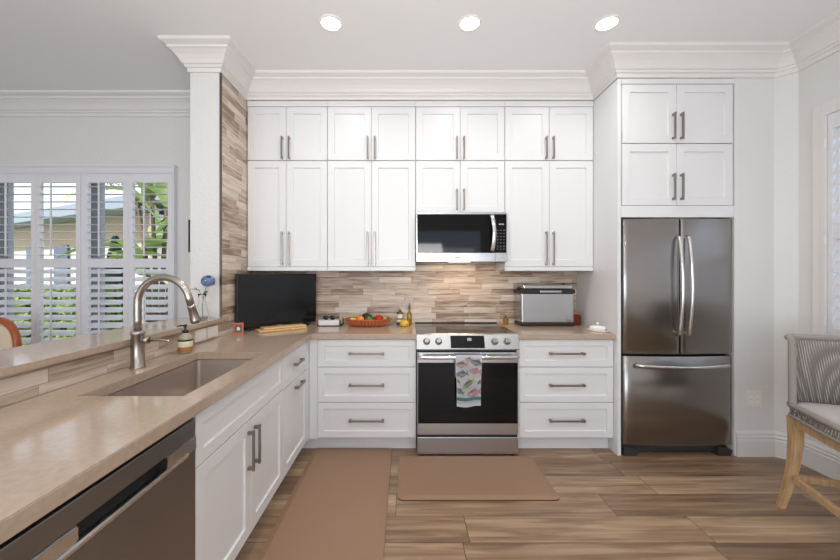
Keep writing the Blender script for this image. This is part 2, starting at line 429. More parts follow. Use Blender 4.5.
# tall panel and cabinets round the refrigerator
b = newbm(); box(b, (1.591, DY, 0), (1.617, 3.31, 2.838), .0012)
tag(obj('end_panel', b, M['cab'], loc=(1.603, 3, 0)), 'tall white panel standing between the right counter and the refrigerator', 'panel')
FX0, FX1, FS = 1.619, 2.468, 2.035
for z0, z1, hz, lab in ((2.352, 2.798, 2.475, 'uppermost white two-door cabinet above the refrigerator, just under the crown'), (1.795, 2.350, 2.02, 'white two-door cabinet resting directly above the steel refrigerator')):
    t = thing('refrigerator_cabinet', lab, 'cabinet', (FS, 3, z0), 0, 'cabinets above the refrigerator')
    b = newbm(); top = 2.838 if z0 > 2 else z1
    box(b, (FX0, DY+.02, z0), (FX1, 3.31, top))
    if z0 > 2: box(b, (FX0, DY, 2.80), (FX1, DY+.02, top))
    else: box(b, (FX0, DY, z0), (FX1, DY+.02, 1.882))
    obj('body', b, M['cab'], t)
    dz0 = z0 if z0 > 2 else 1.884
    f = FRONT(DY+.02)
    door(t, FX0+.008, FS, dz0, z1-.002, f, hpos=(FS-.03, hz), hlen=.2)
    door(t, FS, FX1-.008, dz0, z1-.002, f, hpos=(FS+.03, hz), hlen=.2)

# base drawers either side of the range
BF = 2.735
for x0, x1, lab in ((-.676, .074, 'white three-drawer base cabinet left of the range, under the fruit basket'), (.865, 1.588, 'white three-drawer base cabinet right of the range, under the silver oven')):
    t = thing('drawer_cabinet', lab, 'cabinet', ((x0+x1)/2, 3, 0), 0, 'three-drawer base cabinets')
    b = newbm(); bx0 = x0-.065 if x0 < 0 else .850; bx1 = .078 if x0 < 0 else 1.589
    box(b, (bx0, BF, .105), (bx1, 3.30, .870))
    if x0 < 0: box(b, (bx0, BF-.012, .105), (x0-.002, BF, .870))
    else: box(b, (bx0, BF-.018, .105), (x0-.002, BF, .87))
    obj('body', b, M['cab'], t)
    b = newbm(); box(b, (bx0, 2.79, 0), (bx1, 2.81, .105)); obj('toe_kick', b, M['cab'], t)
    for z0, z1 in ((.657, .868), (.387, .655), (.117, .385)):
        door(t, x0, x1, z0, z1, FRONT(BF), 'drawer', ((x0+x1)/2, (z0+z1)/2-.0), .27, False, sw=.048)

# left run of cabinets (facing +X)
XF = -.765
t = thing('sink_cabinet', 'white base cabinet under the sink with one false front and two doors', 'cabinet', (-1.05, 1.7, 0))
b = newbm()
box(b, (-1.34, 1.258, .105), (XF, 1.276, .868)); box(b, (-1.34, 2.142, .105), (XF, 2.158, .868)); box(b, (-1.34, 1.276, .105), (XF, 2.142, .12)); box(b, (XF-.02, 1.276, .12), (XF, 2.142, .868)); box(b, (-1.345, 1.258, .105), (-1.34, 2.158, .868))
obj('body', b, M['cab'], t)
b = newbm(); box(b, (-.835, 1.258, 0), (-.82, 2.158, .105)); obj('toe_kick', b, M['cab'], t)
f = EAST(XF)
door(t, 1.256, 2.158, .668, .866, f, 'false_front', sw=.05)
door(t, 1.256, 1.706, .117, .666, f, hpos=(1.672, .53), hlen=.19)
door(t, 1.706, 2.158, .117, .666, f, hpos=(1.742, .53), hlen=.19)
t = thing('corner_cabinet', 'narrow white corner base cabinet with one drawer over one door', 'cabinet', (-1.05, 2.4, 0))
b = newbm(); box(b, (-1.345, 2.160, .105), (XF, 3.30, .868)); box(b, (XF, 2.672, .105), (-.743, 2.73, .868)); obj('body', b, M['cab'], t)
b = newbm(); box(b, (-.835, 2.160, 0), (-.82, 2.80, .105)); box(b, (-.82, 2.79, 0), (-.742, 2.80, .105)); obj('toe_kick', b, M['cab'], t)
door(t, 2.160, 2.670, .657, .866, f, 'drawer', (2.43, .765), .16, False, sw=.05)
door(t, 2.160, 2.670, .117, .655, f, 'door', (2.45, .605), .16, False)
t = thing('island_cabinet', 'white base cabinet under the near end of the left counter', 'cabinet', (-1.05, 0, 0))
b = newbm(); box(b, (-1.345, -.6, .105), (XF, .64, .868)); obj('body', b, M['cab'], t)
b = newbm(); box(b, (-.835, -.6, 0), (-.82, .64, .105)); obj('toe_kick', b, M['cab'], t)
door(t, .02, .64, .117, .866, f)

# dishwasher
t = thing('dishwasher', 'brushed steel dishwasher with a recessed pocket handle, left foreground', 'dishwasher', (-1.05, .95, 0))
b = newbm(); box(b, (-1.33, .646, .1), (-.79, 1.254, .862)); obj('body', b, M['black'], t)
b = newbm()
y0, y1 = .647, 1.253; z0, z1 = .115, .852; xo = -.742
def ring(ya, yb, za, zb, x): return [(x, ya, za), (x, yb, za), (x, yb, zb), (x, ya, zb)]
box(b, (-.788, y0, z0), (xo, y1, .738), .003)
box(b, (-.788, y0, .792), (xo, y1, z1), .003)
box(b, (-.788, y0, .738), (xo, .80, .792)); box(b, (-.788, 1.10, .738), (xo, y1, .792))
obj('door', b, M['steel_y'], t)
b = newbm(); box(b, (-.786, .80, .740), (-.772, 1.10, .790)); 
h = obj('handle_pocket', b, M['black'], t); h['label'] = 'dark recessed handle pocket'
b = newbm()
prof = [(-.742, .746), (-.735, .742), (-.733, .750), (-.736, .756)]
loft(b, [[(x, y, z) for x, z in prof] for y in (.70, 1.20)])
box(b, (-.742, 1.10, .748), (-.7385, 1.25, .788)); box(b, (-.742, .65, .748), (-.7385, .80, .788))
obj('handle_band', b, M['chrome'], t)
b = newbm(); box(b, (-.835, .646, 0), (-.825, 1.254, .1)); obj('toe_kick', b, M['black'], t)

# ------------------------------------------------------------------ counters and ledge
CT0, CT1 = .872, .914
xs = [-1.351, -1.20, -.815, -.723, .080]; ys = [-.62, 1.30, 2.04, 2.69, 3.308]
bm_ = slab(xs, ys, lambda i, j: (i < 3 and not (i == 1 and j == 1)) or j == 3, CT0, CT1)
tag(obj('countertop', bm_, M['quartz'], loc=(-1, 1.6, CT0)), 'long L-shaped taupe quartz countertop with the sink cut into it', 'countertop')
bm_ = slab([.845, 1.589], [2.69, 3.308], lambda i, j: True, CT0, CT1)
tag(obj('countertop', bm_, M['quartz'], loc=(1.2, 3, CT0)), 'short taupe quartz countertop between the range and the tall panel', 'countertop')
bm_ = slab([-1.68, -1.325], [-1.25, 2.596], lambda i, j: True, 1.018, 1.048, .004)
box(bm_, (-1.3455, 2.597, 1.018), (-1.325, 2.66, 1.048), .003)
tag(obj('bar_ledge', bm_, M['quartz'], loc=(-1.5, 1, 1.018)), 'raised taupe quartz bar ledge running behind the sink', 'ledge')

# sink
t = thing('kitchen_sink', 'rectangular undermount steel sink set in the left counter', 'sink', (-.98, 1.67, .66))
b = newbm()
def rr(x0, x1, y0, y1, z, r=.03, n=5):
    o = []
    for cx, cy, a in ((x1-r, y1-r, 0), (x0+r, y1-r, 90), (x0+r, y0+r, 180), (x1-r, y0+r, 270)):
        for k in range(n+1): o.append((cx+r*math.cos(R(a+90*k/n)), cy+r*math.sin(R(a+90*k/n)), z))
    return o
rings = [rr(-1.222, -.79, 1.28, 2.06, .8705, .03), rr(-1.198, -.817, 1.302, 2.038, .8705, .02), rr(-1.196, -.819, 1.304, 2.036, .69, .02),
         rr(-1.177, -.838, 1.323, 2.017, .672, .02), rr(-1.0, -.96, 1.65, 1.69, .668, .015)]
loft(b, rings, cap0=False, smooth=False)
obj('basin', b, M['sink'], t)
b = newbm(); lathe(b, [(.045, .668), (.045, .671), (.036, .672), (.03, .669)], (-.98, 1.67, 0.002)); obj('drain', b, M['chrome'], t)

# faucet
fx, fy = -1.285, 1.70
t = thing('faucet', 'tall brushed nickel gooseneck faucet behind the sink', 'faucet', (fx, fy, CT1))
b = newbm(); lathe(b, [(.033, 0), (.033, .004), (.029, .008), (.028, .158), (.030, .162), (.030, .172), (.020, .178)], (fx, fy, CT1), 28); obj('base', b, M['faucet'], t)
b = newbm(); zc = 1.222; r_ = .124; pts = [(fx, fy, CT1+.178), (fx, fy, 1.14)]
for k in range(0, 25):
    a = PI - (PI+.0)*k/24*.93
    pts.append((fx+r_+r_*math.cos(a), fy, zc+r_*math.sin(a)))
pts.append(tuple(Vector(pts[-1])+(Vector(pts[-1])-Vector(pts[-2])).normalized()*.038))
end = Vector(pts[-1]); dirv = (end-Vector(pts[-2])).normalized()
tube(b, pts, .0165, 16); obj('spout', b, M['faucet'], t)
b = newbm(); p1 = end+dirv*.002
tube(b, [p1, p1+dirv*.012, p1+dirv*.013, p1+dirv*.075, p1+dirv*.085], [.0185, .0185, .017, .022, .020], 20); o = obj('spray_head', b, M['faucet'], t)
b = newbm(); tube(b, [p1+dirv*.0855, p1+dirv*.088], [.016, .015], 20); obj('nozzle', b, M['dgrey'], o)
b = newbm()
tube(b, [(fx+.024, fy, 1.045), (fx+.052, fy, 1.045), (fx+.053, fy, 1.045)], [.016, .016, .010], 18)
tube(b, [(fx+.05, fy, 1.045), (fx+.10, fy-.004, 1.049), (fx+.15, fy-.008, 1.045), (fx+.158, fy-.008, 1.044)], [.008, .006, .0065, .004], 12)
obj('lever', b, M['faucet'], t)

# soap bottle
sx, sy = -1.262, 2.03
t = thing('soap_bottle', 'pump soap bottle with a brown and cream label beside the faucet', 'soap bottle', (sx, sy, CT1))
b = newbm(); lathe(b, [(.030, 0), (.036, .004), (.037, .085), (.034, .098), (.018, .108), (.014, .116)], (sx, sy, CT1), 28); obj('bottle', b, M['soap'], t)
b = newbm(); lathe(b, [(.0375, .012), (.0378, .013), (.0378, .036), (.0375, .037)], (sx, sy, CT1), 28, mi=0); lathe(b, [(.0375, .037), (.0379, .038), (.0379, .068), (.0375, .069)], (sx, sy, CT1), 28, mi=1); lathe(b, [(.0375, .069), (.038, .070), (.038, .078), (.0375, .079)], (sx, sy, CT1), 28, mi=2)
o = obj('label_band', b, [M['brown_label'], M['label'], M['black']], t)
b = newbm(); lathe(b, [(.017, .116), (.017, .130), (.006, .133), (.005, .150), (.011, .151), (.011, .160), (.004, .163)], (sx, sy, CT1), 16); tube(b, [(sx, sy, CT1+.156), (sx-.02, sy-.02, CT1+.157), (sx-.03, sy-.028, CT1+.152)], [.005, .0045, .003], 10)
obj('pump', b, M['black'], t)

# ------------------------------------------------------------------ range
rx0, rx1 = .084, .841; rc = (rx0+rx1)/2
t = thing('range', 'stainless slide-in electric range with a black glass oven door', 'range', (rc, 3, 0))
b = newbm(); box(b, (rx0+.003, 2.71, .035), (rx1-.003, 3.29, .905)); obj('body', b, M['dgrey'], t)
b = newbm(); box(b, (rx0-.001, 2.703, .9055), (rx1+.001, 3.295, .917), .002)
o = obj('cooktop', b, M['cooktop'], t)
for cx, cy, r_ in ((rc-.19, 2.85, .105), (rc+.19, 2.85, .085), (rc-.19, 3.12, .075), (rc+.19, 3.12, .09), (rc, 3.14, .05)):
    b = newbm(); rr_ = r_
    lathe(b, [(rr_-.0015, .9171), (rr_+.0015, .9171), (rr_+.0015, .9175), (rr_-.0015, .9175), (rr_-.0015, .9171)], (cx, cy, 0), 40, smooth=False, cap0=False, cap1=False)
    obj('burner_ring', b, M['ring'], o)
b = newbm(); box(b, (rx0-.001, 3.285, .9172), (rx1+.001, 3.303, .925), .002); obj('rear_trim', b, M['dgrey'], t)
# control panel, sloping
def cpn(u, v, n):                                # v 0..1 up the slope
    y = 2.648+(2.690-2.648)*v; z = .808+(.909-.808)*v
    nn = Vector((0, -.101, .042)).normalized()
    return (u, y+nn.y*n, z+nn.z*n)
b = newbm()
loft(b, [[(x, 2.648, .808), (x, 2.690, .909), (x, 2.704, .9165), (x, 2.72, .9165), (x, 2.72, .802), (x, 2.65, .802)] for x in (rx0-.004, rx1+.006)])
cpo = obj('control_panel', b, M['steel_h'], t)
b = newbm(); box(b, (.335, .06, 0), (.590, .92, .0015), 0, cpn); o = obj('display', b, M['bglass'], cpo)
b = newbm()
for k in range(3): box(b, (.462+k*.011, .56, .0016), (.470+k*.011, .76, .0024), 0, cpn)
obj('digits', b, M['digits'], o)
for kx in (.155, .245, .667, .760):
    b = newbm()
    nn = Vector((0, -.101, .042)).normalized(); c0 = Vector(cpn(kx, .52, 0))
    tube(b, [c0, c0+nn*.006, c0+nn*.0065, c0+nn*.030, c0+nn*.032], [.026, .026, .021, .018, .015], 24)
    up = Vector((0, .042, .101)).normalized()
    barbox(b, c0+nn*.034-up*.015, c0+nn*.034+up*.017, .006, .008, .001)
    obj('knob', b, M['faucet'], cpo)
b = newbm(); box(b, (rx0, 2.658, .163), (rx1, 2.71, .781), .004)
dr = obj('oven_door', b, M['steel_h'], t)
b = newbm(); box(b, (rx0+.006, 2.6555, .249), (rx1-.006, 2.6585, .704), .001); o = obj('oven_window', b, M['bglass'], dr)
b = newbm()
hz_ = .752
tube(b, [(rx0+.012, 2.625, hz_), (rx0+.03, 2.618, hz_), (rc, 2.612, hz_), (rx1-.03, 2.618, hz_), (rx1-.012, 2.625, hz_)], .0145, 14)
for s in (rx0+.03, rx1-.03): box(b, (s-.014, 2.62, hz_-.012), (s+.014, 2.673, hz_+.012), .003)
obj('handle', b, M['chrome'], dr)
b = newbm(); box(b, (rx0, 2.658, .016), (rx1, 2.71, .146), .004); obj('storage_drawer', b, M['steel_h'], t)
b = newbm(); box(b, (rx0+.002, 2.68, .135), (rx1-.002, 2.712, .17)); obj('shadow_gap', b, M['black'], t)
for s in (rx0+.035, rx1-.035):
    b = newbm(); lathe(b, [(.016, 0), (.016, .008), (.009, .009), (.009, .036)], (s, 2.69, 0), 16); obj('foot', b, M['dgrey'], t)
    b = newbm(); lathe(b, [(.016, 0), (.016, .012), (.009, .013), (.009, .036)], (s, 3.22, 0), 16); obj('foot', b, M['dgrey'], t)

# towel with fish over the oven handle
tw0, tw1 = .362, .556
b = newbm(); nx_ = 14
rings = []
path = [(2.637, .60), (2.634, .70), (2.632, .755), (2.624, .771), (2.612, .7735), (2.600, .771), (2.592, .755)]
path += [(2.594-.002*math.sin(k), (.755-.355*k/14)) for k in range(1, 15)]
def twp(u, y, z, off=0):
    s = (.755-z)/.355 if y < 2.61 else 0
    s = max(0, s); xx = rc-.022+(u-.5)*(tw1-tw0)*(1-.10*min(1, s*1.6)) + (tw0+tw1)/2-(rc-.022)
    return (xx, y-off+.0035*math.sin(u*9+1)*min(1, s*3), z-.006*math.sin(u*5)*s)
top = [[twp(k/nx_, y, z, 0) for k in range(nx_+1)] for y, z in path]
vr = loft(b, top, False, False, closed=False, smooth=True)
bmesh.ops.solidify(b, geom=b.faces[:], thickness=.003)
tw = thing('dish_towel', 'white dish towel printed with colourful fish, hung on the oven handle', 'towel', ((tw0+tw1)/2, 2.62, .37))
obj('cloth', b, M['cloth'], tw)
b = newbm()
def fish(cx, cz, L_, ang, mi):
    ca, sa = math.cos(ang), math.sin(ang)
    prof = [(-.5, 0), (-.42, .10), (-.2, .2), (0, .24), (.06, .34), (.18, .21), (.33, .08), (.5, .24), (.45, 0), (.5, -.2), (.33, -.07), (.15, -.17), (-.05, -.26), (-.2, -.19), (-.42, -.1)]
    def pt(x, z):
        X = cx+(x*ca-z*sa)*L_; Z = cz+(x*sa+z*ca)*L_
        X = min(1, max(0, X)); zz = .755-.355*Z
        return twp(X, 2.5935, zz, .0065)
    A = lambda x, z: (x, z*.75)
    # belly and back in two tints, dark spots above
    asp = .355/.194
    def P(x, z):
        X = cx+(x*ca-z*sa)*L_; Z = cz-((x*sa+z*ca)*L_)/asp
        X = min(.985, max(.015, X))
        k = min(14, max(0.01, Z*14)); yy = 2.594-.002*math.sin(k)
        return twp(X, yy, .755-.355*Z, .0045)
    f = b.faces.new([b.verts.new(P(x, z)) for x, z in prof]); f.material_index = mi
    f = b.faces.new([b.verts.new(Vector(P(x, z))+Vector((0, -.0004, 0))) for x, z in [(-.4, .05), (-.2, .16), (0, .2), (.2, .15), (.33, .04), (0, .06)]]); f.material_index = 3
    f = b.faces.new([b.verts.new(Vector(P(x, z))+Vector((0, -.0004, 0))) for x, z in [(-.4, -.02), (0, .02), (.3, -.01), (.1, -.12), (-.2, -.13)]]); f.material_index = (mi+1) % 3
for a in ((.22, .14, .5, 0, 1), (.8, .10, .5, -.3, 0), (.24, .33, .5, .1, 0), (.75, .28, .5, -.2, 1), (.5, .53, .62, .5, 2), (.1, .68, .42, -.4, 0), (.72, .72, .6, .15, 1), (.96, .5, .3, .5, 0), (.5, .03, .3, -.1, 1), (.05, .48, .22, -.6, 1)): fish(*a)
def bandp(u, Z):
    k = Z*14; return twp(u, 2.594-.002*math.sin(k), .755-.355*Z, .0044)
for k in range(14):
    f = b.faces.new([b.verts.new(bandp(*q)) for q in ((k/14, .81), ((k+1)/14, .81), ((k+1)/14, .875), (k/14, .875))]); f.material_index = 4
obj('fish_print', b, [M['fish_g'], M['fish_r'], M['fish_y'], M['fish_d'], M['towelband']], tw)

# ------------------------------------------------------------------ microwave
mf = 2.93
t = thing('microwave', 'over-the-range microwave in steel and black glass below the small cabinet', 'microwave', (rc, 3.1, 1.47))
b = newbm(); box(b, (.085, 2.955, 1.478), (.835, 3.306, 1.885), .002); obj('body', b, M['dgrey'], t)
b = newbm(); box(b, (.085, mf, 1.47), (.735, 2.955, 1.545), .003); box(b, (.085, mf+.001, 1.862), (.735, 2.955, 1.882), .002); box(b, (.085, mf+.002, 1.545), (.093, 2.955, 1.862)); dr = obj('door', b, M['steel_h'], t)
b = newbm(); box(b, (.093, mf+.003, 1.546), (.735, 2.954, 1.862), .001); obj('door_glass', b, M['bglass'], dr)
b = newbm()
pts = []
for k in range(13):
    s = k/12; pts.append((.712+.012*math.sin(PI*s)-.004, mf-.012-.026*math.sin(PI*s), 1.555+.30*s))
tube(b, pts, .0165, 12, flat=.5)
for z in (1.565, 1.845): box(b, (.698, mf-.018, z-.01), (.722, mf+.003, z+.01), .002)
obj('handle', b, M['chrome'], dr)
b = newbm(); box(b, (.737, mf, 1.47), (.835, 2.955, 1.545), .003); box(b, (.737, mf+.001, 1.862), (.835, 2.955, 1.882), .002); box(b, (.829, mf+.002, 1.545), (.835, 2.955, 1.862)); cpo = obj('control_frame', b, M['steel_h'], t)
b = newbm(); box(b, (.737, mf+.003, 1.546), (.829, 2.954, 1.862), .001); 
for r_ in range(7):
    for c_ in range(3): box(b, (.752+c_*.026, mf+.0022, 1.572+r_*.026), (.762+c_*.026, mf+.0031, 1.577+r_*.026), mi=1)
for c_ in range(8): box(b, (.746+c_*.010, mf+.0022, 1.5905), (.752+c_*.010, mf+.0031, 1.5915), mi=1)
kp = obj('keypad', b, [M['bglass'], M['keys']], cpo)
b = newbm()
for k in range(4): box(b, (.768+k*.011, mf+.0022, 1.776), (.776+k*.011, mf+.0029, 1.786))
obj('digits', b, M['digits'], kp)
b = newbm(); box(b, (.40, mf-.0006, 1.504), (.44, mf+.0002, 1.511)); obj('badge', b, M['dgrey'], dr)
for x in (.13, .60):
    b = newbm(); box(b, (x, 2.99, 1.4715), (x+.17, 3.10, 1.4778), .002); obj('grease_filter', b, M['nickel'], t)
b = newbm(); box(b, (.36, 3.0, 1.4725), (.55, 3.05, 1.4778), .001); lens = obj('cooktop_lamp', b, M['lamp'], t)
ld = bpy.data.lights.new('cooktop_light', 'AREA'); ld.shape = 'RECTANGLE'; ld.size = .45; ld.size_y = .05; ld.energy = MICRO_POWER; ld.color = (1, .72, .42)
lo = bpy.data.objects.new('cooktop_light', ld); C.objects.link(lo); lo.location = (rc, 3.02, 1.468); lo.rotation_euler = (R(14), 0, 0)

# ------------------------------------------------------------------ refrigerator
gx0, gx1 = 1.634, 2.458; gc = 2.052
t = thing('refrigerator', 'stainless french-door refrigerator with a bottom freezer drawer', 'refrigerator', (2.046, 3, 0))
b = newbm(); box(b, (gx0-.004, 2.735, .03), (gx1+.0, 3.29, 1.782), .004); obj('body', b, M['dgrey'], t)
def curved(b, x0, x1, z0, z1, yb, ye, bulge, n=14):
    xc = (gx0+gx1)/2; hw = (gx1-gx0)/2; ring = []
    fr = []
    for k in range(n+1):
        x = x0+(x1-x0)*k/n; y = ye-bulge*(1-((x-xc)/hw)**2)
        e = min(x-x0, x1-x); y += max(0, .008-e)**2/.008*1.0 if e < .008 else 0
        fr.append((x, y))
    ins = [(0, .004, z0), (0, 0, z0+.004), (0, 0, z1-.004), (0, .004, z1)]
    rings = [[(x, y+dy, z) for x, y in fr]+[(x1, yb, z), (x0, yb, z)] for _, dy, z in ins]
    loft(b, rings, smooth=False)
    for f in b.faces: f.smooth = False
def fdoor(name, x0, x1, z0, z1):
    b = newbm(); curved(b, x0, x1, z0, z1, 2.733, 2.672, .024, 24); o = obj(name, b, M['steel_v'], t)
    for p in o.data.polygons:
        if p.normal.y < -.5: p.use_smooth = True
    return o
d1 = fdoor('door', gx0, gc-.003, .768, 1.782); d2 = fdoor('door', gc+.003, gx1, .768, 1.782); d3 = fdoor('freezer_drawer', gx0, gx1, .082, .752)
for d, x in ((d1, gc-.032), (d2, gc+.038)):
    b = newbm(); pts = [(x, 2.648, .915), (x, 2.632, .917)]
    for k in range(17): s = k/16; pts.append((x, 2.620-.030*math.sin(PI*s), .925+.71*s))
    pts += [(x, 2.632, 1.643), (x, 2.648, 1.645)]
    tube(b, pts, .0125, 12); obj('handle', b, M['chrome'], d)
b = newbm(); pts = [(1.722, 2.655, .690), (1.722, 2.635, .690)]
for k in range(17): s = k/16; pts.append((1.725+.660*s, 2.622-.026*math.sin(PI*s), .690-.010*math.sin(PI*s)))
pts += [(2.388, 2.635, .690), (2.388, 2.655, .690)]
tube(b, pts, .0125, 12); obj('handle', b, M['chrome'], d3)
b = newbm(); box(b, (gx0+.02, 2.70, .022), (gx1-.02, 2.735, .075), .004)
for x in (gx0+.004, gx1-.11): loft(b, [[(x, y, 0), (x+.09, y, 0), (x+.106, y, .03), (x+.106, y, .045), (x+.0, y, .07)] for y in (2.668, 2.734)])
obj('base_grille', b, M['grille'], t)
for x in (gx0+.03, gx1-.07):
    b = newbm(); lathe(b, [(.02, 0), (.02, .03)], (x+.02, 3.2, 0), 12); obj('rear_foot', b, M['black'], t)

# ------------------------------------------------------------------ counter items
# television in the corner
A, B = Vector((-1.318, 2.765)), Vector((-.822, 3.245))
dv = (B-A).normalized(); ang = math.atan2(dv.y, dv.x); mid = (A+B)/2; W = (B-A).length
t = thing('television', 'flat black television angled across the counter corner', 'television', (mid.x, mid.y, CT1), ang)
b = newbm(); box(b, (-W/2, 0, .022), (W/2, .035, .458), .004); obj('housing', b, M['black'], t, local=True)
b = newbm(); box(b, (-W/2+.009, -.0015, .036), (W/2-.009, .001, .449), 0); obj('screen', b, M['screen'], t, local=True)
for s in (-1, 1):
    b = newbm(); barbox(b, (s*.24, .015, .026), (s*.26, -.035, .006), .018, .010, .002); barbox(b, (s*.24, .018, .026), (s*.26, .09, .006), .018, .010, .002); obj('foot', b, M['black'], t, local=True)
b = newbm(); box(b, (-.02, -.0025, .024), (.02, -.0005, .031)); obj('badge', b, M['keys'], t, local=True)
# boards
for k, (dx, dz, L_, w_, lab) in enumerate(((0, 0, .385, .13, 'long light bamboo cutting board lying flat under another board before the television'), (.012, .0165, .345, .10, 'smaller light bamboo cutting board on top of the other before the television'))):
    b = newbm()
    box(b, (-L_/2, -w_/2, 0), (L_/2, w_/2, .0155), .005)
    o = tag(obj('cutting_board', b, M['bamboo'], None), lab, 'cutting board', 'bamboo boards before the television')
    o.location = (-1.012+dx, 2.915+dx-.022, CT1+.0005+dz); o.rotation_euler = (0, 0, R(38))
# orange framed card
t = thing('photo_stand', 'small orange framed picture standing at the left end of the television', 'picture frame', (-1.262, 2.67, CT1), R(14))
b = newbm(); fr = lambda u, v, n: (u, -n+.018*(v/.085), v)
for a_, c_ in (((-.036, 0), (.036, .012)), ((-.036, .073), (.036, .085)), ((-.036, .012), (-.026, .073)), ((.026, .012), (.036, .073))): box(b, (a_[0], a_[1], 0), (c_[0], c_[1], .008), .001, fr)
obj('frame', b, M['card'], t, local=True)
b = newbm(); box(b, (-.026, .012, .001), (.026, .073, .004), 0, fr); o = obj('picture', b, M['cardpic'], t, local=True)
b = newbm(); box(b, (-.010, .03, .0045), (.006, .055, .0052), 0, fr); box(b, (.004, .03, .0045), (.012, .048, .0052), 0, fr); obj('figure', b, M['label'], o, local=True)
b = newbm(); barbox(b, (0, .018, .06), (0, .045, .003), .02, .003, 0); obj('easel_leg', b, M['card'], t, local=True)
# napkin holder with sunglasses
t = thing('napkin_holder', 'low black wire tray of white paper napkins between television and fruit basket', 'napkin holder', (-.665, 3.17, CT1))
b = newbm(); box(b, (-.765, 3.10, CT1+.006), (-.585, 3.25, CT1+.05), .004); obj('napkins', b, M['napkin'], t)
b = newbm()
for y in (3.095, 3.255):
    tube(b, [(-.775, y, CT1+.003), (-.575, y, CT1+.003)], .003, 8)
for x in (-.775, -.575):
    tube(b, [(x, 3.095, CT1+.003), (x, 3.255, CT1+.003)], .003, 8); 
    for y in (3.095, 3.255): tube(b, [(x, y, CT1+.003), (x, y, CT1+.05), (x+(.01 if x < -.7 else -.01), y, CT1+.062)], .003, 8)
obj('wire_tray', b, M['wire'], t)
t = thing('sunglasses', 'dark sunglasses lying on the stack of white napkins', 'sunglasses', (-.67, 3.15, CT1+.05))
b = newbm()
for x in (-.705, -.645): ball(b, (x, 3.12, CT1+.072), .024, (1, .25, .8))
obj('lens', b, M['bglass'], t)
b = newbm()
tube(b, [(-.685, 3.12, CT1+.078), (-.675, 3.117, CT1+.082), (-.665, 3.12, CT1+.078)], .003, 8)
tube(b, [(-.73, 3.122, CT1+.078), (-.735, 3.18, CT1+.072), (-.733, 3.23, CT1+.055)], .0028, 8)
tube(b, [(-.62, 3.122, CT1+.078), (-.615, 3.18, CT1+.072), (-.617, 3.23, CT1+.055)], .0028, 8)
obj('frame', b, M['black'], t)

# fruit basket
bc = (-.335, 3.13, CT1)
t = thing('fruit_basket', 'oval terracotta wicker basket holding fruit and vegetables', 'basket', bc)
b = newbm(); sxx, syy = .20, .12
prof = [(.72, 0), (.76, .004), (.86, .02), (.95, .042), (1, .056), (.985, .062), (.94, .056), (.88, .04), (.78, .02), (.70, .010)]
lathe(b, [(r, z) for r, z in prof], bc, 48, sxx, syy); obj('bowl', b, M['basket'], t)
b = newbm()
for k in range(40):
    a = 2*PI*k/40
    tube(b, [(bc[0]+sxx*r*math.cos(a), bc[1]+syy*r*math.sin(a), CT1+z) for r, z in ((.78, .006), (.90, .024), (.985, .046), (1.01, .058))], .0032, 6)
obj('stake', b, M['basketdark'], t)
b = newbm()
for dz, ph in ((.060, 0), (.060, PI)):
    pts = [(bc[0]+sxx*1.0*math.cos(2*PI*k/96)*(1+.012*math.sin(12*2*PI*k/96+ph)), bc[1]+syy*math.sin(2*PI*k/96)*(1+.012*math.sin(12*2*PI*k/96+ph)), CT1+dz+.003*math.cos(12*2*PI*k/96+ph)) for k in range(97)]
    tube(b, pts, .0055, 8)
obj('braided_rim', b, M['basket'], t)
def fruit(name, lab, cat, c, r, sc, m, stem=True, gr='fruit and vegetables in the wicker basket'):
    b = newbm(); ball(b, (0, 0, r*sc[2]), r, sc)
    t = thing(name, lab, cat, c, 0, gr); obj('skin', b, m, t, local=True)
    if stem:
        b = newbm(); tube(b, [(0, 0, 2*r*sc[2]-.003), (.002, 0, 2*r*sc[2]+.008)], [.004, .003], 8); obj('stem', b, M['stem'], t, local=True)
z_ = CT1+.022
fruit('lemon', 'yellow lemon at the left end of the wicker basket', 'lemon', (-.462, 3.10, z_+.0), .030, (1.2, .9, .9), M['lemon'])
fruit('orange', 'round bright orange near the left of the wicker basket', 'orange', (-.398, 3.095, z_), .036, (1, 1, .98), M['orange'])
fruit('green_pepper', 'glossy green pepper in the middle of the basket front', 'pepper', (-.317, 3.085, z_), .036, (1.1, .9, .92), M['green'])
fruit('green_pepper', 'second green pepper tucked behind, right of basket centre', 'pepper', (-.25, 3.13, z_-.004), .034, (1.0, .95, .9), M['green'])
fruit('avocado', 'dark avocado at the back of the basket', 'avocado', (-.352, 3.175, z_+.008), .043, (1.15, .85, .9), M['avocado'])
fruit('tomato', 'ripe red tomato at the right of the basket', 'tomato', (-.235, 3.085, z_+.016), .036, (1.1, 1, .88), M['red'])
fruit('lime', 'yellowish green lime at the right end of the basket', 'lime', (-.195, 3.13, z_+.014), .026, (1.15, .95, .95), M['lime'])
# bottles and sweet things left of the range
t = thing('spice_grinder', 'clear spice grinder with dark cap standing behind the yellow candle', 'spice jar', (-.055, 3.20, CT1))
b = newbm(); lathe(b, [(.026, 0), (.028, .003), (.028, .09), (.022, .10)], (-.055, 3.20, CT1), 20); obj('jar', b, M['label'], t)
b = newbm(); lathe(b, [(.0285, 0), (.0287, .001), (.0287, .024), (.0285, .025)], (-.055, 3.20, CT1), 20); lathe(b, [(.0285, .05), (.0287, .051), (.0287, .058), (.0285, .059)], (-.055, 3.20, CT1), 20); obj('contents', b, M['dgrey'], t)
b = newbm(); lathe(b, [(.030, .10), (.030, .112), (.014, .118), (.010, .128), (.012, .134), (.006, .138)], (-.055, 3.20, CT1), 20); obj('cap', b, M['tiletrim'], t)
t = thing('candle', 'squat yellow candle on the counter by the range', 'candle', (-.015, 3.10, CT1))
b = newbm(); lathe(b, [(.024, 0), (.037, .008), (.040, .024), (.037, .042), (.028, .050), (.01, .048)], (-.015, 3.10, CT1), 28); obj('wax', b, M['yellow'], t)
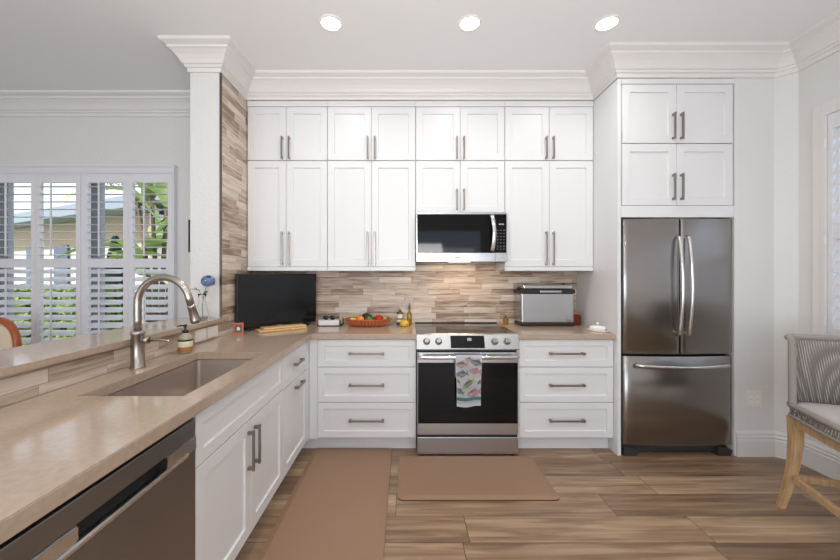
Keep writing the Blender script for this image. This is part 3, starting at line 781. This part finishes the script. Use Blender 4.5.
b = newbm(); tube(b, [(-.015, 3.10, CT1+.047), (-.014, 3.10, CT1+.06)], .0015, 6); obj('wick', b, M['black'], t)
t = thing('oil_bottle', 'tall slim clear glass bottle behind the yellow candle', 'bottle', (.03, 3.17, CT1))
b = newbm(); lathe(b, [(.020, 0), (.022, .003), (.022, .10), (.009, .125), (.008, .165)], (.03, 3.17, CT1), 20); obj('glass', b, M['oil'], t)
b = newbm(); lathe(b, [(.010, .165), (.010, .18), (.004, .182), (.003, .2)], (.03, 3.17, CT1), 12); obj('pourer', b, M['nickel'], t)
t = thing('oil_cruet', 'small golden oil cruet right of the cooktop', 'cruet', (.905, 3.22, CT1))
b = newbm(); lathe(b, [(.022, 0), (.025, .003), (.024, .045), (.008, .062), (.007, .085)], (.905, 3.22, CT1), 20); obj('glass', b, M['oil'], t)
b = newbm(); lathe(b, [(.008, .085), (.008, .098), (.003, .10), (.0025, .12)], (.905, 3.22, CT1), 12); obj('pourer', b, M['bamboo'], t)

# silver countertop oven / bread maker
t = thing('bread_maker', 'boxy brushed silver countertop appliance with black bands and lid', 'appliance', (1.235, 3.2, CT1))
ax0, ax1, ay0, ay1 = 1.005, 1.462, 3.09, 3.285
b = newbm(); box(b, (ax0-.004, ay0-.006, CT1+.004), (ax1+.004, ay1, CT1+.030), .006); box(b, (ax0+.01, ay0+.01, CT1), (ax1-.01, ay1-.01, CT1+.005)); obj('base', b, M['black'], t)
b = newbm(); box(b, (ax0, ay0, CT1+.030), (ax1, ay1, CT1+.288), .010, seg=3); obj('body', b, M['steel_h'], t)
b = newbm(); box(b, (ax0-.010, ay0-.014, CT1+.288), (ax1+.006, ay1, CT1+.322), .006); bd = obj('black_band', b, M['black'], t)
b = newbm(); box(b, (ax0+.155, ay0-.022, CT1+.294), (ax1-.115, ay0-.013, CT1+.314), .004); obj('latch', b, M['steel_h'], bd)
b = newbm(); box(b, (ax0+.015, ay0+.0, CT1+.322), (ax1-.005, ay1-.01, CT1+.362), .012, seg=3); ldd = obj('lid', b, M['steel_h'], t)
b = newbm(); lathe(b, [(.014, 0), (.014, .012), (.01, .014)], (ax1-.07, ay0+.05, CT1+.362), 14); obj('vent_knob', b, M['black'], ldd)
b = newbm(); tube(b, [(ax0-.01, ay0+.05, CT1+.31), (ax0-.022, ay0+.05, CT1+.335), (ax0+.01, ay0+.05, CT1+.345)], .006, 8); obj('hinge', b, M['black'], t)
b = newbm()
for x in (ax1-.06, ax1-.04): box(b, (x, ay0-.0008, CT1+.045), (x+.012, ay0+.0002, CT1+.06))
obj('badge', b, M['keys'], t)
# amber bottles in the corner
t = thing('amber_jar', 'square dark amber jar in the corner right of the silver appliance', 'jar', (1.525, 3.19, CT1))
b = newbm(); box(b, (1.485, 3.155, CT1), (1.558, 3.225, CT1+.095), .006); obj('glass', b, M['amber'], t)
b = newbm(); box(b, (1.488, 3.158, CT1+.0955), (1.555, 3.222, CT1+.108), .004); obj('lid', b, M['brown_label'], t)
t = thing('sauce_bottle', 'slim red sauce bottle behind the square amber jar', 'bottle', (1.522, 3.268, CT1))
b = newbm(); lathe(b, [(.020, 0), (.022, .003), (.022, .14), (.010, .175), (.010, .2)], (1.522, 3.268, CT1), 18); obj('glass', b, M['red'], t)
b = newbm(); lathe(b, [(.012, .2), (.012, .218)], (1.522, 3.268, CT1), 14); obj('cap', b, M['label'], t)
# butter dish
t = thing('butter_dish', 'white ceramic lidded butter dish on the right counter edge', 'butter dish', (1.522, 2.82, CT1), R(-48))
b = newbm(); lathe(b, [(.066, 0), (.07, .002), (.08, .010), (.077, .012), (.05, .008)], (0, 0, 0), 32, 1, .58); obj('dish', b, M['ceramic'], t, local=True)
b = newbm()
rings = [[(x*s, y*s, z) for x, y, _ in rr(-.058, .058, -.032, .032, 0, .02)] for s, z in ((1, .0125), (.98, .03), (.86, .042), (.5, .046))]
loft(b, rings, smooth=True); lid = obj('lid', b, M['ceramic'], t, local=True)
b = newbm(); lathe(b, [(.006, .044), (.006, .056), (.011, .060), (.011, .067), (.006, .072)], (0, 0, 0), 14); obj('knob', b, M['ceramic'], lid, local=True)

# outlets
def outlet(name, lab, fn, u, v, w, h, slots, loc, pm='plate'):
    t = thing(name, lab, 'outlet', loc, 0)
    b = newbm(); box(b, (u-w/2, v-h/2, 0), (u+w/2, v+h/2, .006), .002, fn); o = obj('cover_plate', b, M[pm], t)
    for du, dv_, hw, hh in slots:
        b = newbm(); box(b, (u+du-hw, v+dv_-hh, .006), (u+du+hw, v+dv_+hh, .008), .001, fn); s = obj('socket', b, M['white' if pm == 'plate' else pm], t)
        b = newbm(); q = min(hw, hh)*.35
        for e in (-1, 1): box(b, (u+du+e*q-.0012, v+dv_-q*.6, .008), (u+du+e*q+.0012, v+dv_+q*.6, .0083), 0, fn)
        obj('slot', b, M['dgrey'], s)
outlet('wall_outlet', 'white double outlet low on the wall right of the refrigerator', FRONT(DY), 2.612, .428, .112, .125, ((-.024, 0, .017, .033), (.024, 0, .017, .033)), (2.612, DY, .36))
outlet('wall_outlet', 'white horizontal outlet plate under the bar ledge, nearer the faucet', EAST(CX1+.008), 2.333, .965, .128, .078, ((-.022, 0, .018, .017), (.022, 0, .018, .017)), (CX1, 2.333, .93))
outlet('wall_outlet', 'white horizontal outlet plate under the bar ledge, nearer the column', EAST(CX1+.008), 2.478, .965, .128, .078, ((-.022, 0, .018, .017), (.022, 0, .018, .017)), (CX1, 2.478, .93))
outlet('wall_outlet', 'taupe outlet plate in the backsplash behind the slim bottle', FRONT(3.309), .03, 1.10, .075, .118, ((0, .026, .016, .014), (0, -.026, .016, .014)), (.03, 3.309, 1.05), 'taupe_plate')

# vase with flower on the ledge
t = thing('flower_vase', 'clear glass bud vase on the bar ledge beside the column', 'vase', (-1.435, 2.50, 1.048))
b = newbm(); vx, vy, vz = -1.435, 2.50, 1.048
lathe(b, [(.026, 0), (.034, .003), (.040, .03), (.034, .075), (.022, .12), (.021, .15), (.028, .18), (.0265, .18), (.0195, .15), (.0205, .12), (.0325, .075), (.038, .03), (.032, .008), (.008, .006)], (vx, vy, vz), 24); obj('glass', b, M['glass'], t)
t = thing('flower', 'single blue flower with two leaves standing in the glass vase', 'flower', (vx, vy, vz+.012))
b = newbm(); tube(b, [(vx+.004, vy, vz+.012), (vx, vy, vz+.09), (vx+.01, vy, vz+.17), (vx+.045, vy-.01, vz+.265)], .002, 8); tube(b, [(vx+.004, vy, vz+.15), (vx-.02, vy, vz+.2), (vx-.045, vy-.01, vz+.225)], .0016, 6); obj('stem', b, M['stem'], t)
b = newbm(); random.seed(3)
for k in range(80):
    a = random.uniform(0, 2*PI); e = random.uniform(-1.0, 1.4); rad = .042
    c = Vector((vx+.048+rad*math.cos(a)*math.cos(e), vy-.01+rad*math.sin(a)*math.cos(e), vz+.27+rad*.85*math.sin(e)))
    n = (c-Vector((vx+.048, vy-.01, vz+.262))).normalized(); u = n.orthogonal().normalized(); w = n.cross(u)
    f = b.faces.new([b.verts.new(c+(u*math.cos(q)+w*math.sin(q))*.013+n*(.003 if i % 2 else 0)) for i, q in enumerate([2*PI*j/6 for j in range(6)])])
obj('petals', b, M['petal'], t)
b = newbm()
def leaf(b, p, d, w, mi=0, bend=.3, n=6, up=Vector((0, 0, 1))):
    p, d = Vector(p), Vector(d); s = d.cross(up).normalized(); ring = []
    for k in range(n+1):
        q = k/n; c = p+d*q-up*(bend*d.length*q*q); ww = w*math.sin(PI*min(1, q*.93+.05))**.7
        ring.append([b.verts.new(c-s*ww/2+up*ww*.12), b.verts.new(c), b.verts.new(c+s*ww/2+up*ww*.12)])
    for a_, c_ in zip(ring, ring[1:]):
        for i in (0, 1):
            f = b.faces.new((a_[i], a_[i+1], c_[i+1], c_[i])); f.material_index = mi; f.smooth = True
leaf(b, (vx-.02, vy, vz+.2), (-.06, -.01, .03), .045); leaf(b, (vx+.01, vy, vz+.17), (.04, -.01, .05), .035)
obj('leaf', b, M['leaf'], t)

# black pull on the dining side of the column
t = thing('door_pull', 'black bar handle on the dining side of the column', 'handle', (CX0, 2.64, 1.53))
b = newbm(); box(b, (CX0-.034, 2.63, 1.53), (CX0-.022, 2.65, 1.77), .001)
for z in (1.535, 1.753): box(b, (CX0-.024, 2.63, z), (CX0, 2.65, z+.012))
obj('bar', b, M['black'], t)

# ------------------------------------------------------------------ floor mats
for x0, x1, y0, y1, lab in ((-.708, -.108, 1.05, 2.775, 'long tan kitchen mat running beside the sink cabinets'), (-.052, .935, 2.135, 2.655, 'tan kitchen mat lying in front of the range')):
    t = thing('floor_mat', lab, 'floor mat', ((x0+x1)/2, (y0+y1)/2, 0))
    b = newbm(); loft(b, [rr(x0, x1, y0, y1, 0.0006, .035), rr(x0, x1, y0, y1, .005, .035)]); obj('edge', b, M['edge'], t)
    b = newbm(); loft(b, [rr(x0+.0005, x1-.0005, y0+.0005, y1-.0005, .0052, .035), rr(x0+.001, x1-.001, y0+.001, y1-.001, .009, .035), rr(x0+.03, x1-.03, y0+.03, y1-.03, .016, .02)]); obj('top_surface', b, M['mat_'], t)

# ------------------------------------------------------------------ recessed lights and added fill lamps
spots = [(-.494, 2.34, 'recessed ceiling light nearest the tiled column', 1), (.42, 2.34, 'recessed ceiling light in front of the microwave', 1), (1.324, 2.34, 'recessed ceiling light nearest the refrigerator', 1),
         (-.494, .5, '', 0), (.42, .5, '', 0), (1.324, .5, '', 0), (-3.2, 1.6, '', 0), (-.494, -1.5, '', 0), (1.324, -1.5, '', 0)]  # unlabelled entries: unseen lamps without fittings, added to light the room
for x, y, lab, vis in spots:
    if vis:
        t = thing('ceiling_light', lab, 'ceiling light', (x, y, CEIL-.006), 0, 'recessed ceiling lights')
        b = newbm(); lathe(b, [(.062, -.001), (.064, -.007), (.076, -.006), (.080, -.0005)], (x, y, CEIL), 40, cap0=False, cap1=False); obj('trim_ring', b, M['white'], t)
        b = newbm(); lathe(b, [(.0625, -.0005), (.0625, -.004), (.03, -.0045)], (x, y, CEIL), 40); obj('lens', b, M['lamp'], t)
    d = bpy.data.lights.new('can_fill_light', 'AREA'); d.shape = 'DISK'; d.size = .12; d.energy = CAN_POWER; d.color = CAN_COLOR; d.spread = R(150)
    o = bpy.data.objects.new('can_fill_light', d); C.objects.link(o); o.location = (x, y, CEIL-.012)

# ------------------------------------------------------------------ dining window with shutters
b = newbm()
def frame(b, x0, x1, z0, z1, w, y0, y1, bot=True):
    box(b, (x0, y0, z0), (x0+w, y1, z1), .002); box(b, (x1-w, y0, z0), (x1, y1, z1), .002); box(b, (x0+w, y0, z1-w), (x1-w, y1, z1), .002)
    if bot: box(b, (x0+w, y0, z0), (x1-w, y1, z0+w), .002)
# casing
frame(b, WX0-.012, WX1+.012, 0, WZ+.035, .012, 3.272, 3.3195, False); box(b, (WX0-.02, 3.262, WZ+.022), (WX1+.02, 3.3195, WZ+.042), .002); box(b, (WX0, 3.275, WZ-.02), (WX1, 3.3195, WZ+.023), .001)
w1 = struct('window_1', b, M['shutter'])
b = newbm(); frame(b, WX0+.003, WX1-.003, .002, WZ-.002, .05, 3.40, 3.45)
for x in (-3.86, -2.975): box(b, (x-.05, 3.40, .05), (x+.05, 3.45, WZ-.05))
obj('window_frame', b, M['winframe'], w1)
b = newbm(); box(b, (WX0+.05, 3.422, .05), (WX1-.05, 3.428, WZ-.05)); obj('pane', b, M['pane'], w1)
def shutter(t, u0, u1, z0, z1, zr, fn, st=.048, tilt=((0, 6), (1, 28)), rod=.42, pitch=.0762, m='shutter', rail=.10, mid=.05):
    """panel in (u, z, n) coordinates; n = depth toward the room"""
    b = newbm()
    box(b, (u0, z0, -.014), (u0+st, z1, .014), .002, fn); box(b, (u1-st, z0, -.014), (u1, z1, .014), .002, fn)
    box(b, (u0+st, z1-rail, -.013), (u1-st, z1, .013), .001, fn); box(b, (u0+st, z0, -.013), (u1-st, z0+.12, .013), .001, fn); box(b, (u0+st, zr-mid, -.013), (u1-st, zr+mid, .013), .001, fn)
    obj('frame', b, M[m], t)
    for (a, c, ti) in ((zr+mid, z1-rail, tilt[0][1]), (z0+.12, zr-mid, tilt[1][1])):
        n = max(1, int(round((c-a)/pitch))); b = newbm(); hw = .043
        for k in range(n):
            z = a+(k+.5)*(c-a)/n; ca, sa = math.cos(R(ti)), math.sin(R(ti))
            prof = [(hw*ex, ey) for ex, ey in ((-1, 0), (-.6, .0042), (0, .0056), (.6, .0042), (1, 0), (.6, -.0042), (0, -.0056), (-.6, -.0042))]
            rg = []
            for u in (u0+st+.003, u1-st-.003):
                rg.append([fn(u, z-(p*sa)+q*ca, p*ca+q*sa) for p, q in prof])
            loft(b, rg)
        obj('louvers', b, M[m], t)
        b = newbm(); uc = u0+(u1-u0)*rod
        box(b, (uc-.006, a+.02, .046), (uc+.006, c-.01, .056), .001, fn)
        obj('tilt_rod', b, M[m], t)
pw = .413; px = WX1-.003
slabs = []
labs = ['white plantation shutter panel nearest the column, by the plant outside', 'white plantation shutter panel second from the column', 'white plantation shutter panel third from the column', 'white plantation shutter panel behind the upholstered chair']
for k in range(5):
    if k == 2: px -= .024
    x1 = px-.001; x0 = px-pw+.001
    if x0 < WX0+.002: break
    t = thing('window_shutter', labs[k] if k < 4 else 'white plantation shutter panel at the far left', 'shutter', ((x0+x1)/2, 3.29, .03), 0, 'shutter panels in the dining window')
    shutter(t, x0, x1, .03, 2.297, 1.472, FRONT(3.29), st=.045, rod=.425, pitch=.072, rail=.082, mid=.041)
    px -= pw
b = newbm()
box(b, (WX0+.002, 3.322, .0), (WX0+.03, 3.36, WZ-.002)); box(b, (WX1-.015, 3.33, 0), (WX1-.001, 3.36, WZ-.002)); box(b, (WX0+.03, 3.322, WZ-.035), (WX1-.015, 3.36, WZ-.002))
x_t = WX1-.003-2*pw
box(b, (x_t-.023, 3.28, 0), (x_t-.001, 3.36, WZ-.035)); box(b, (WX0, 3.276, 2.299), (WX1, 3.318, WZ-.021))
obj('shutter_surround', b, M['shutter'], w1)

# right-hand window
b = newbm(); fn = WEST(XR)
for a_, c_ in (((RY0-.09, RZ0-.09), (RY0, RZ1+.09)), ((RY1, RZ0-.09), (RY1+.055, RZ1+.06)), ((RY0, RZ1), (RY1, RZ1+.06)), ((RY0, RZ0-.09), (RY1, RZ0))): box(b, (a_[0], a_[1], .0005), (c_[0], c_[1], .018), .003, fn)
box(b, (RY1-.03, RZ0, -.03), (RY1, RZ1, .024), .002, fn); box(b, (RY0, RZ1-.03, -.03), (RY1-.03, RZ1, .024), .002, fn); box(b, (RY0, RZ0, -.03), (RY1-.03, RZ0+.03, .024), .002, fn)
w2 = struct('window_2', b, M['trim'])
b = newbm()
for z in (1.05, 1.6, 2.25): box(b, (RY1-.036, z-.03, .024), (RY1-.024, z+.03, .029), .001, fn)
obj('hinge', b, M['white'], w2)
b = newbm(); box(b, (XR+.09, RY0, RZ0), (XR+.095, RY1, RZ1)); obj('pane', b, M['pane'], w2)
for k in range(3):
    y1_ = RY1-.032-k*.45; y0_ = y1_-.446
    t = thing('window_shutter', ['white plantation shutter panel on the right wall above the woven chair', 'second white shutter panel of the right wall window', 'third white shutter panel of the right wall window'][k], 'shutter', (XR, (y0_+y1_)/2, RZ0+.03), 0, 'shutter panels in the right window')
    shutter(t, y0_, y1_, RZ0+.031, RZ1-.031, 1.65, WEST(XR), st=.030, tilt=((0, 66), (1, 66)), rod=.5)

# ------------------------------------------------------------------ dining chair behind the bar
cx, cy = -3.26, 2.80
t = thing('dining_chair', 'cherry wood dining chair with cream oval upholstered back by the shutters', 'chair', (cx, cy, 0), R(-12))
b = newbm(); oc = .80
def ov(r1, r2, y, n=32, p=2.4):
    o = []
    for k in range(n):
        a = 2*PI*k/n; ca, sa = math.cos(a), math.sin(a)
        o.append((r1*math.copysign(abs(ca)**(2/p), ca), y, oc+r2*math.copysign(abs(sa)**(2/p), sa)))
    return o
loft(b, [ov(.225, .185, .0), ov(.24, .20, -.018), ov(.26, .222, -.018), ov(.27, .232, 0), ov(.27, .232, .022), ov(.225, .185, .022), ov(.225, .185, 0)], False, False, smooth=True)
obj('back_frame', b, M['wood_red'], t, local=True)
b = newbm(); loft(b, [ov(.228, .188, .018), ov(.228, .188, -.006), ov(.20, .165, -.022), ov(.12, .10, -.028)], smooth=True); bk = obj('back_upholstery', b, M['cream'], t, local=True)
b = newbm()
for k in range(9): ball(b, (.03+.012*k*math.cos(k*.5), -.030, .90-.006*k+.01*math.sin(k*2)), .012, (1, .12, .6), 8)
obj('embroidery', b, M['embro'], bk, local=True)
b = newbm(); box(b, (-.26, -.48, .40), (.26, -.01, .45), .01); obj('seat_rail', b, M['wood_red'], t, local=True)
b = newbm(); box(b, (-.25, -.47, .45), (.25, -.03, .52), .03, seg=4); obj('seat', b, M['cream'], t, local=True)
for sx_ in (-1, 1):
    b = newbm(); tube(b, [(sx_*.23, -.45, .42), (sx_*.235, -.455, .2), (sx_*.235, -.455, .0)], [.026, .02, .013], 12); obj('leg', b, M['wood_red'], t, local=True)
    b = newbm(); tube(b, [(sx_*.20, .01, .62), (sx_*.22, .0, .42), (sx_*.225, .01, .2), (sx_*.235, .05, .0)], [.018, .024, .02, .014], 12); obj('leg', b, M['wood_red'], t, local=True)

# ------------------------------------------------------------------ woven rope counter chair, right foreground
t = thing('woven_chair', 'grey rope woven chair with oak legs at the right edge', 'chair', (2.232, 2.035, 0), R(-20))
W_, D_ = .54, .50; SZ = .545
def add(name, b, m, p=t): return obj(name, b, m, p, local=True)
for (lx, ly, ox, oy) in ((.0, 0, -.05, .03), (W_, 0, .05, .03), (0, -D_, -.02, -.03), (W_, -D_, .02, -.03)):
    b = newbm()
    cc = [(lx+ox*(q**2)*1.0-(.008 if lx == 0 else -.008)*math.sin(PI*q)*-1, ly+oy*q*q, SZ*(1-q)) for q in (0, .25, .5, .75, 1)]
    ws = [.058, .053, .047, .041, .036]
    rg = []
    for (x, y, z), w in zip(cc, ws): rg.append([(x-w/2, y-w/2, z), (x+w/2, y-w/2, z), (x+w/2, y+w/2, z), (x-w/2, y+w/2, z)])
    t2 = bmesh.new(); loft(t2, rg); es = [e for e in t2.edges if abs((e.verts[0].co-e.verts[1].co).normalized().z) > .7]; bmesh.ops.bevel(t2, geom=es, offset=.006, segments=2, affect='EDGES'); merge(b, t2)
    o = add('leg', b, M['oak'])
    b = newbm(); x, y, z = cc[-1]; box(b, (x-.016, y-.016, 0), (x+.016, y+.016, .003)); add('glide', b, M['dgrey'], o)
for p, q in (((.03, 0, SZ-.025), (W_-.03, 0, SZ-.025)), ((0, -.03, SZ-.025), (0, -D_+.03, SZ-.025)), ((W_, -.03, SZ-.025), (W_, -D_+.03, SZ-.025)), ((.03, -D_, SZ-.025), (W_-.03, -D_, SZ-.025))):
    b = newbm(); barbox(b, p, q, .035, .046, .003); add('apron', b, M['oak'])
zs = .195
for p, q in (((-.01, -.02, zs), (-.005, -D_, zs)), ((W_+.01, -.02, zs), (W_+.005, -D_, zs)), ((.0, .005, zs+.0), (W_, .005, zs)), ((0, -D_-.01, zs+.04), (W_, -D_-.01, zs+.04))):
    b = newbm(); barbox(b, p, q, .026, .036, .003); add('stretcher', b, M['oak'])
# woven seat box
z0, z1 = SZ+.004, SZ+.072
b = newbm()
outer = [(-.028, .028), (W_+.028, .028), (W_+.028, -D_-.028), (-.028, -D_-.028)]
def loopz(z, off=0, r=.011, b=None):
    pts = rr(-.028-off, W_+.028+off, -D_-.028-off, .028+off, z, .05); pts = [Vector(p) for p in pts]; pts.append(pts[0]); pts.append(pts[1]); tube(b, pts, r, 8)
loopz(z0+.006, 0, .010, b); loopz(z1, 0, .016, b)
add('seat_frame', b, M['rope'])
b = newbm()
per = [Vector(p) for p in rr(-.028, W_+.028, -D_-.028, .028, 0, .05, 4)]; per.append(per[0])
cum = [0]
for a_, c_ in zip(per, per[1:]): cum.append(cum[-1]+(c_-a_).length)
def onper(s):
    s %= cum[-1]
    for i in range(len(per)-1):
        if s <= cum[i+1]: return per[i].lerp(per[i+1], (s-cum[i])/max(1e-9, cum[i+1]-cum[i]))
    return per[-1]
nst = 110
for k in range(nst):
    s = cum[-1]*k/nst; p = onper(s); q = onper(s+.016)
    tube(b, [(p.x, p.y, z0+.004), (q.x, q.y, z1)], .0044, 6)
    if k % 2 == 0:
        q2 = onper(s-.010); tube(b, [(p.x*.995, p.y*.995, z0+.004), (q2.x*.995, q2.y*.995, z0+.03)], .0035, 6)
add('seat_weave', b, M['rope'])
b = newbm()
rings = [rr(-.012+i, W_+.012-i, -D_-.010+i, .008-i, z, .05) for i, z in ((0, z1-.012), (-.002, z1-.006), (.0, z1+.012), (.02, z1+.022), (.1, z1+.026))]
loft(b, rings, smooth=True); add('seat_cushion', b, M['cushion'])
# curved woven back
zt = .998
def backp(s, v):
    """s 0..1 round the back from left front of the back to right, v 0..1 up"""
    hw = W_/2+.028; r = .055; dep = .02
    Ls = [dep, PI*r/2, 2*(hw-r), PI*r/2, dep]; tot = sum(Ls); d = s*tot
    y0 = .045-r-dep
    if d < Ls[0]: x, y = -hw, y0+d
    elif d < Ls[0]+Ls[1]: a = (d-Ls[0])/r; x, y = -hw+r-r*math.cos(a), .045-r+r*math.sin(a)
    elif d < sum(Ls[:3]): x, y = -hw+r+(d-Ls[0]-Ls[1]), .045
    elif d < sum(Ls[:4]): a = (d-sum(Ls[:3]))/r; x, y = hw-r+r*math.sin(a), .045-r+r*math.cos(a)
    else: x, y = hw, .045-r-(d-sum(Ls[:4]))
    z = z1-.01+(zt-z1+.01)*v
    lean = 1-.015*v
    return Vector((W_/2+x*lean, y+.012*v, z))
b = newbm()
n = 50
pts = [backp(0, v/12) for v in range(0, 12)]
pts += [backp(s*.03/3, 1-.015*(3-s)) for s in range(0, 3)]
pts += [backp(.03+.94*k/n, 1) for k in range(n+1)]
pts += [backp(1, 1-v/12) for v in range(1, 13)]
tube(b, pts, .017, 10)
add('back_frame', b, M['rope'])
b = newbm(); ns = 58
for k in range(ns):
    s = .02+.96*k/ns
    e = min(.99, s+.10*math.sin(PI*s)+.03)
    tube(b, [backp(s, .985), backp(s+(e-s)*.5, .5), backp(e, .0)], .0034, 6)
add('back_weave', b, M['rope'])
b = newbm()
for k in range(ns):
    s = .02+.96*k/ns
    c = .5+(s-.5)*.80
    p, q, r2 = backp(s, .97), backp(s+(c-s)*.35, .55), backp(c, .02)
    off = Vector((0, -.012, 0))
    tube(b, [p+off*.5, q+off*1.6, r2+off*2.2], .0034, 6)
add('inner_weave', b, M['rope'])

# ------------------------------------------------------------------ outside
b = newbm(); box(b, (-16, YB+.16, -.25), (6, 26, -.06)); struct('ground', b, M['grass'])
b = newbm(); box(b, (-6, YB+.16, -.058), (-1, 5.0, -.03)); struct('patio', b, M['patio'])
random.seed(11)
def leafcloud(b, fn, n, size, mi=0):
    for _ in range(n):
        c, nn = fn(); nn = (nn+Vector((random.uniform(-.8, .8), random.uniform(-.8, .8), random.uniform(-.6, .9)))).normalized()
        u = nn.orthogonal().normalized(); u.rotate(Matrix.Rotation(random.uniform(0, 2*PI), 3, nn)); w = nn.cross(u); s = size*random.uniform(.6, 1.3)
        f = b.faces.new([b.verts.new(c+u*s*.5), b.verts.new(c+w*s*.28+nn*s*.05), b.verts.new(c-u*s*.5), b.verts.new(c-w*s*.28+nn*s*.05)]); f.material_index = mi
t = thing('hedge', 'clipped bright green hedge outside the dining window', 'hedge', (-6.7, 6.1, -.05))
hx0, hx1, hy0, hy1, hz1 = -8.6, -4.95, 5.7, 6.5, 1.16
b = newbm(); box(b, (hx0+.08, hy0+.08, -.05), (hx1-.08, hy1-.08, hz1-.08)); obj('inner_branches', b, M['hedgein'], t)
b = newbm()
def hf():
    r = random.random()
    if r < .62: return Vector((random.uniform(hx0, hx1), hy0+random.uniform(-.04, .07), random.uniform(0.2, hz1))), Vector((0, -1, .4))
    if r < .92: return Vector((random.uniform(hx0, hx1), random.uniform(hy0, hy1), hz1+random.uniform(-.08, .04))), Vector((0, -.2, 1))
    return Vector((hx1+random.uniform(-.05, .04), random.uniform(hy0, hy1), random.uniform(.2, hz1))), Vector((1, 0, .2))
leafcloud(b, hf, 9000, .085); obj('foliage', b, M['hedge'], t)
t = thing('conifer', 'dark green cone shaped shrub between the hedge and the house', 'shrub', (-5.85, 7.15, -.05))
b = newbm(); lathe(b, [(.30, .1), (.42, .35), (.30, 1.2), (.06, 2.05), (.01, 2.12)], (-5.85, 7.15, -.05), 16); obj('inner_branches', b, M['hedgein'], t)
b = newbm()
def cf():
    h = random.random(); a = random.uniform(0, 2*PI); r = .46*(1-h*.93)
    return Vector((-5.85+r*math.cos(a), 7.15+r*math.sin(a), .15+h*2.0)), Vector((math.cos(a), math.sin(a), .3))
leafcloud(b, cf, 1500, .09); obj('foliage', b, M['dgreen'], t)
# neighbour's house, turned so that its front runs away to the left
t = thing('neighbor_house', 'pale stucco neighbouring house with a wide low roof seen through the shutters', 'house', (-6.5, 8.1, -.06), R(-25))
LB = lambda b, a, c, bev=0: box(b, a, c, bev)
b = newbm(); LB(b, (-14, .6, 0), (0, 3.6, 2.95)); obj('wall', b, M['stucco'], t, local=True)
b = newbm(); LB(b, (-14, .57, 2.25), (0, .6, 2.95)); obj('upper_band', b, M['beige'], t, local=True)
b = newbm(); loft(b, [[(-14.5, 0, 3.2), (-14.5, 2.0, 4.3), (-14.5, 4.2, 3.2)], [(.5, 0, 3.2), (.3, 2.0, 4.3), (.5, 4.2, 3.2)]]); obj('roof', b, M['roof'], t, local=True)
b = newbm(); LB(b, (-14.5, -.06, 2.95), (.5, .02, 3.22)); LB(b, (-14.5, .02, 2.96), (.5, .6, 3.0)); obj('fascia', b, M['fascia'], t, local=True)
for x in (-4.6, -3.0, -6.4):
    b = newbm(); LB(b, (x, .53, .7), (x+.8, .58, 2.3)); obj('window', b, M['hwin'], t, local=True)
b = newbm(); box(b, (-4.8, 9.0, -.06), (3, 9.15, 1.9))
tag(obj('garden_wall', b, M['stucco'], None, loc=(-1, 9, -.06)), 'low pale garden wall behind the plants outside the window', 'garden wall')
# broad-leaved plant
for (qx, qy, sc, lab, sd) in ((-4.25, 6.0, 1.45, 'tall broad-leaved plant outside the shutter nearest the column', 2), (-2.9, 7.2, 1.2, 'second broad-leaved plant growing further right and behind', 5)):
    random.seed(sd)
    t = thing('broad_leaf_plant', lab, 'plant', (qx, qy, -.06))
    b = newbm()
    for k in range(4): tube(b, [(qx+.08*k-.1, qy, -.06), (qx+.1*k-.1, qy+.03*k, .9*sc), (qx+.22*k-.3, qy+.05*k, 1.9*sc)], [.05, .04, .025], 8)
    obj('stem', b, M['bark'], t)
    b = newbm()
    for k in range(22):
        a = 2*PI*k/22+random.uniform(-.2, .2); el = random.uniform(.1, 1.3); ln = random.uniform(.5, .9)*sc
        base = (qx+random.uniform(-.25, .3), qy+random.uniform(-.1, .1), random.uniform(.9, 2.1)*sc)
        leaf(b, base, (ln*math.cos(a)*math.cos(el), ln*math.sin(a)*math.cos(el), ln*math.sin(el)), random.uniform(.22, .34)*sc, bend=.45)
    obj('leaves', b, M['banana'], t)
# tree with thin crown at the top left, and brushy tree behind
for (qx, qy, h_, r_, lab, nl) in ((-17.0, 22.5, 9.0, 3.2, 'tree with sparse leaves rising behind the house roof at the far left', 2200), (-5.0, 18.5, 7.0, 2.2, 'brown-trunked bushy tree behind the broad-leaved plants', 2600)):
    random.seed(int(h_*10))
    t = thing('tree', lab, 'tree', (qx, qy, -.06))
    b = newbm(); tube(b, [(qx, qy, -.06), (qx+.1, qy, h_*.5), (qx-.1, qy, h_*.8)], [.14, .1, .05], 10)
    for k in range(7):
        a = k*.9; tube(b, [(qx, qy, h_*(.4+.05*k)), (qx+math.cos(a)*r_*.5, qy+math.sin(a)*r_*.4, h_*(.6+.05*k)), (qx+math.cos(a)*r_*.95, qy+math.sin(a)*r_*.7, h_*(.68+.05*k))], [.05, .035, .015], 6)
    obj('trunk', b, M['bark'], t)
    b = newbm()
    def tf():
        n = Vector((random.gauss(0, 1), random.gauss(0, 1), random.gauss(0, 1))).normalized()*random.uniform(.4, 1)
        return Vector((qx+n.x*r_, qy+n.y*r_, h_*.82+n.z*r_*.75)), n
    leafcloud(b, tf, nl, .16); obj('foliage', b, M['hedge'], t)
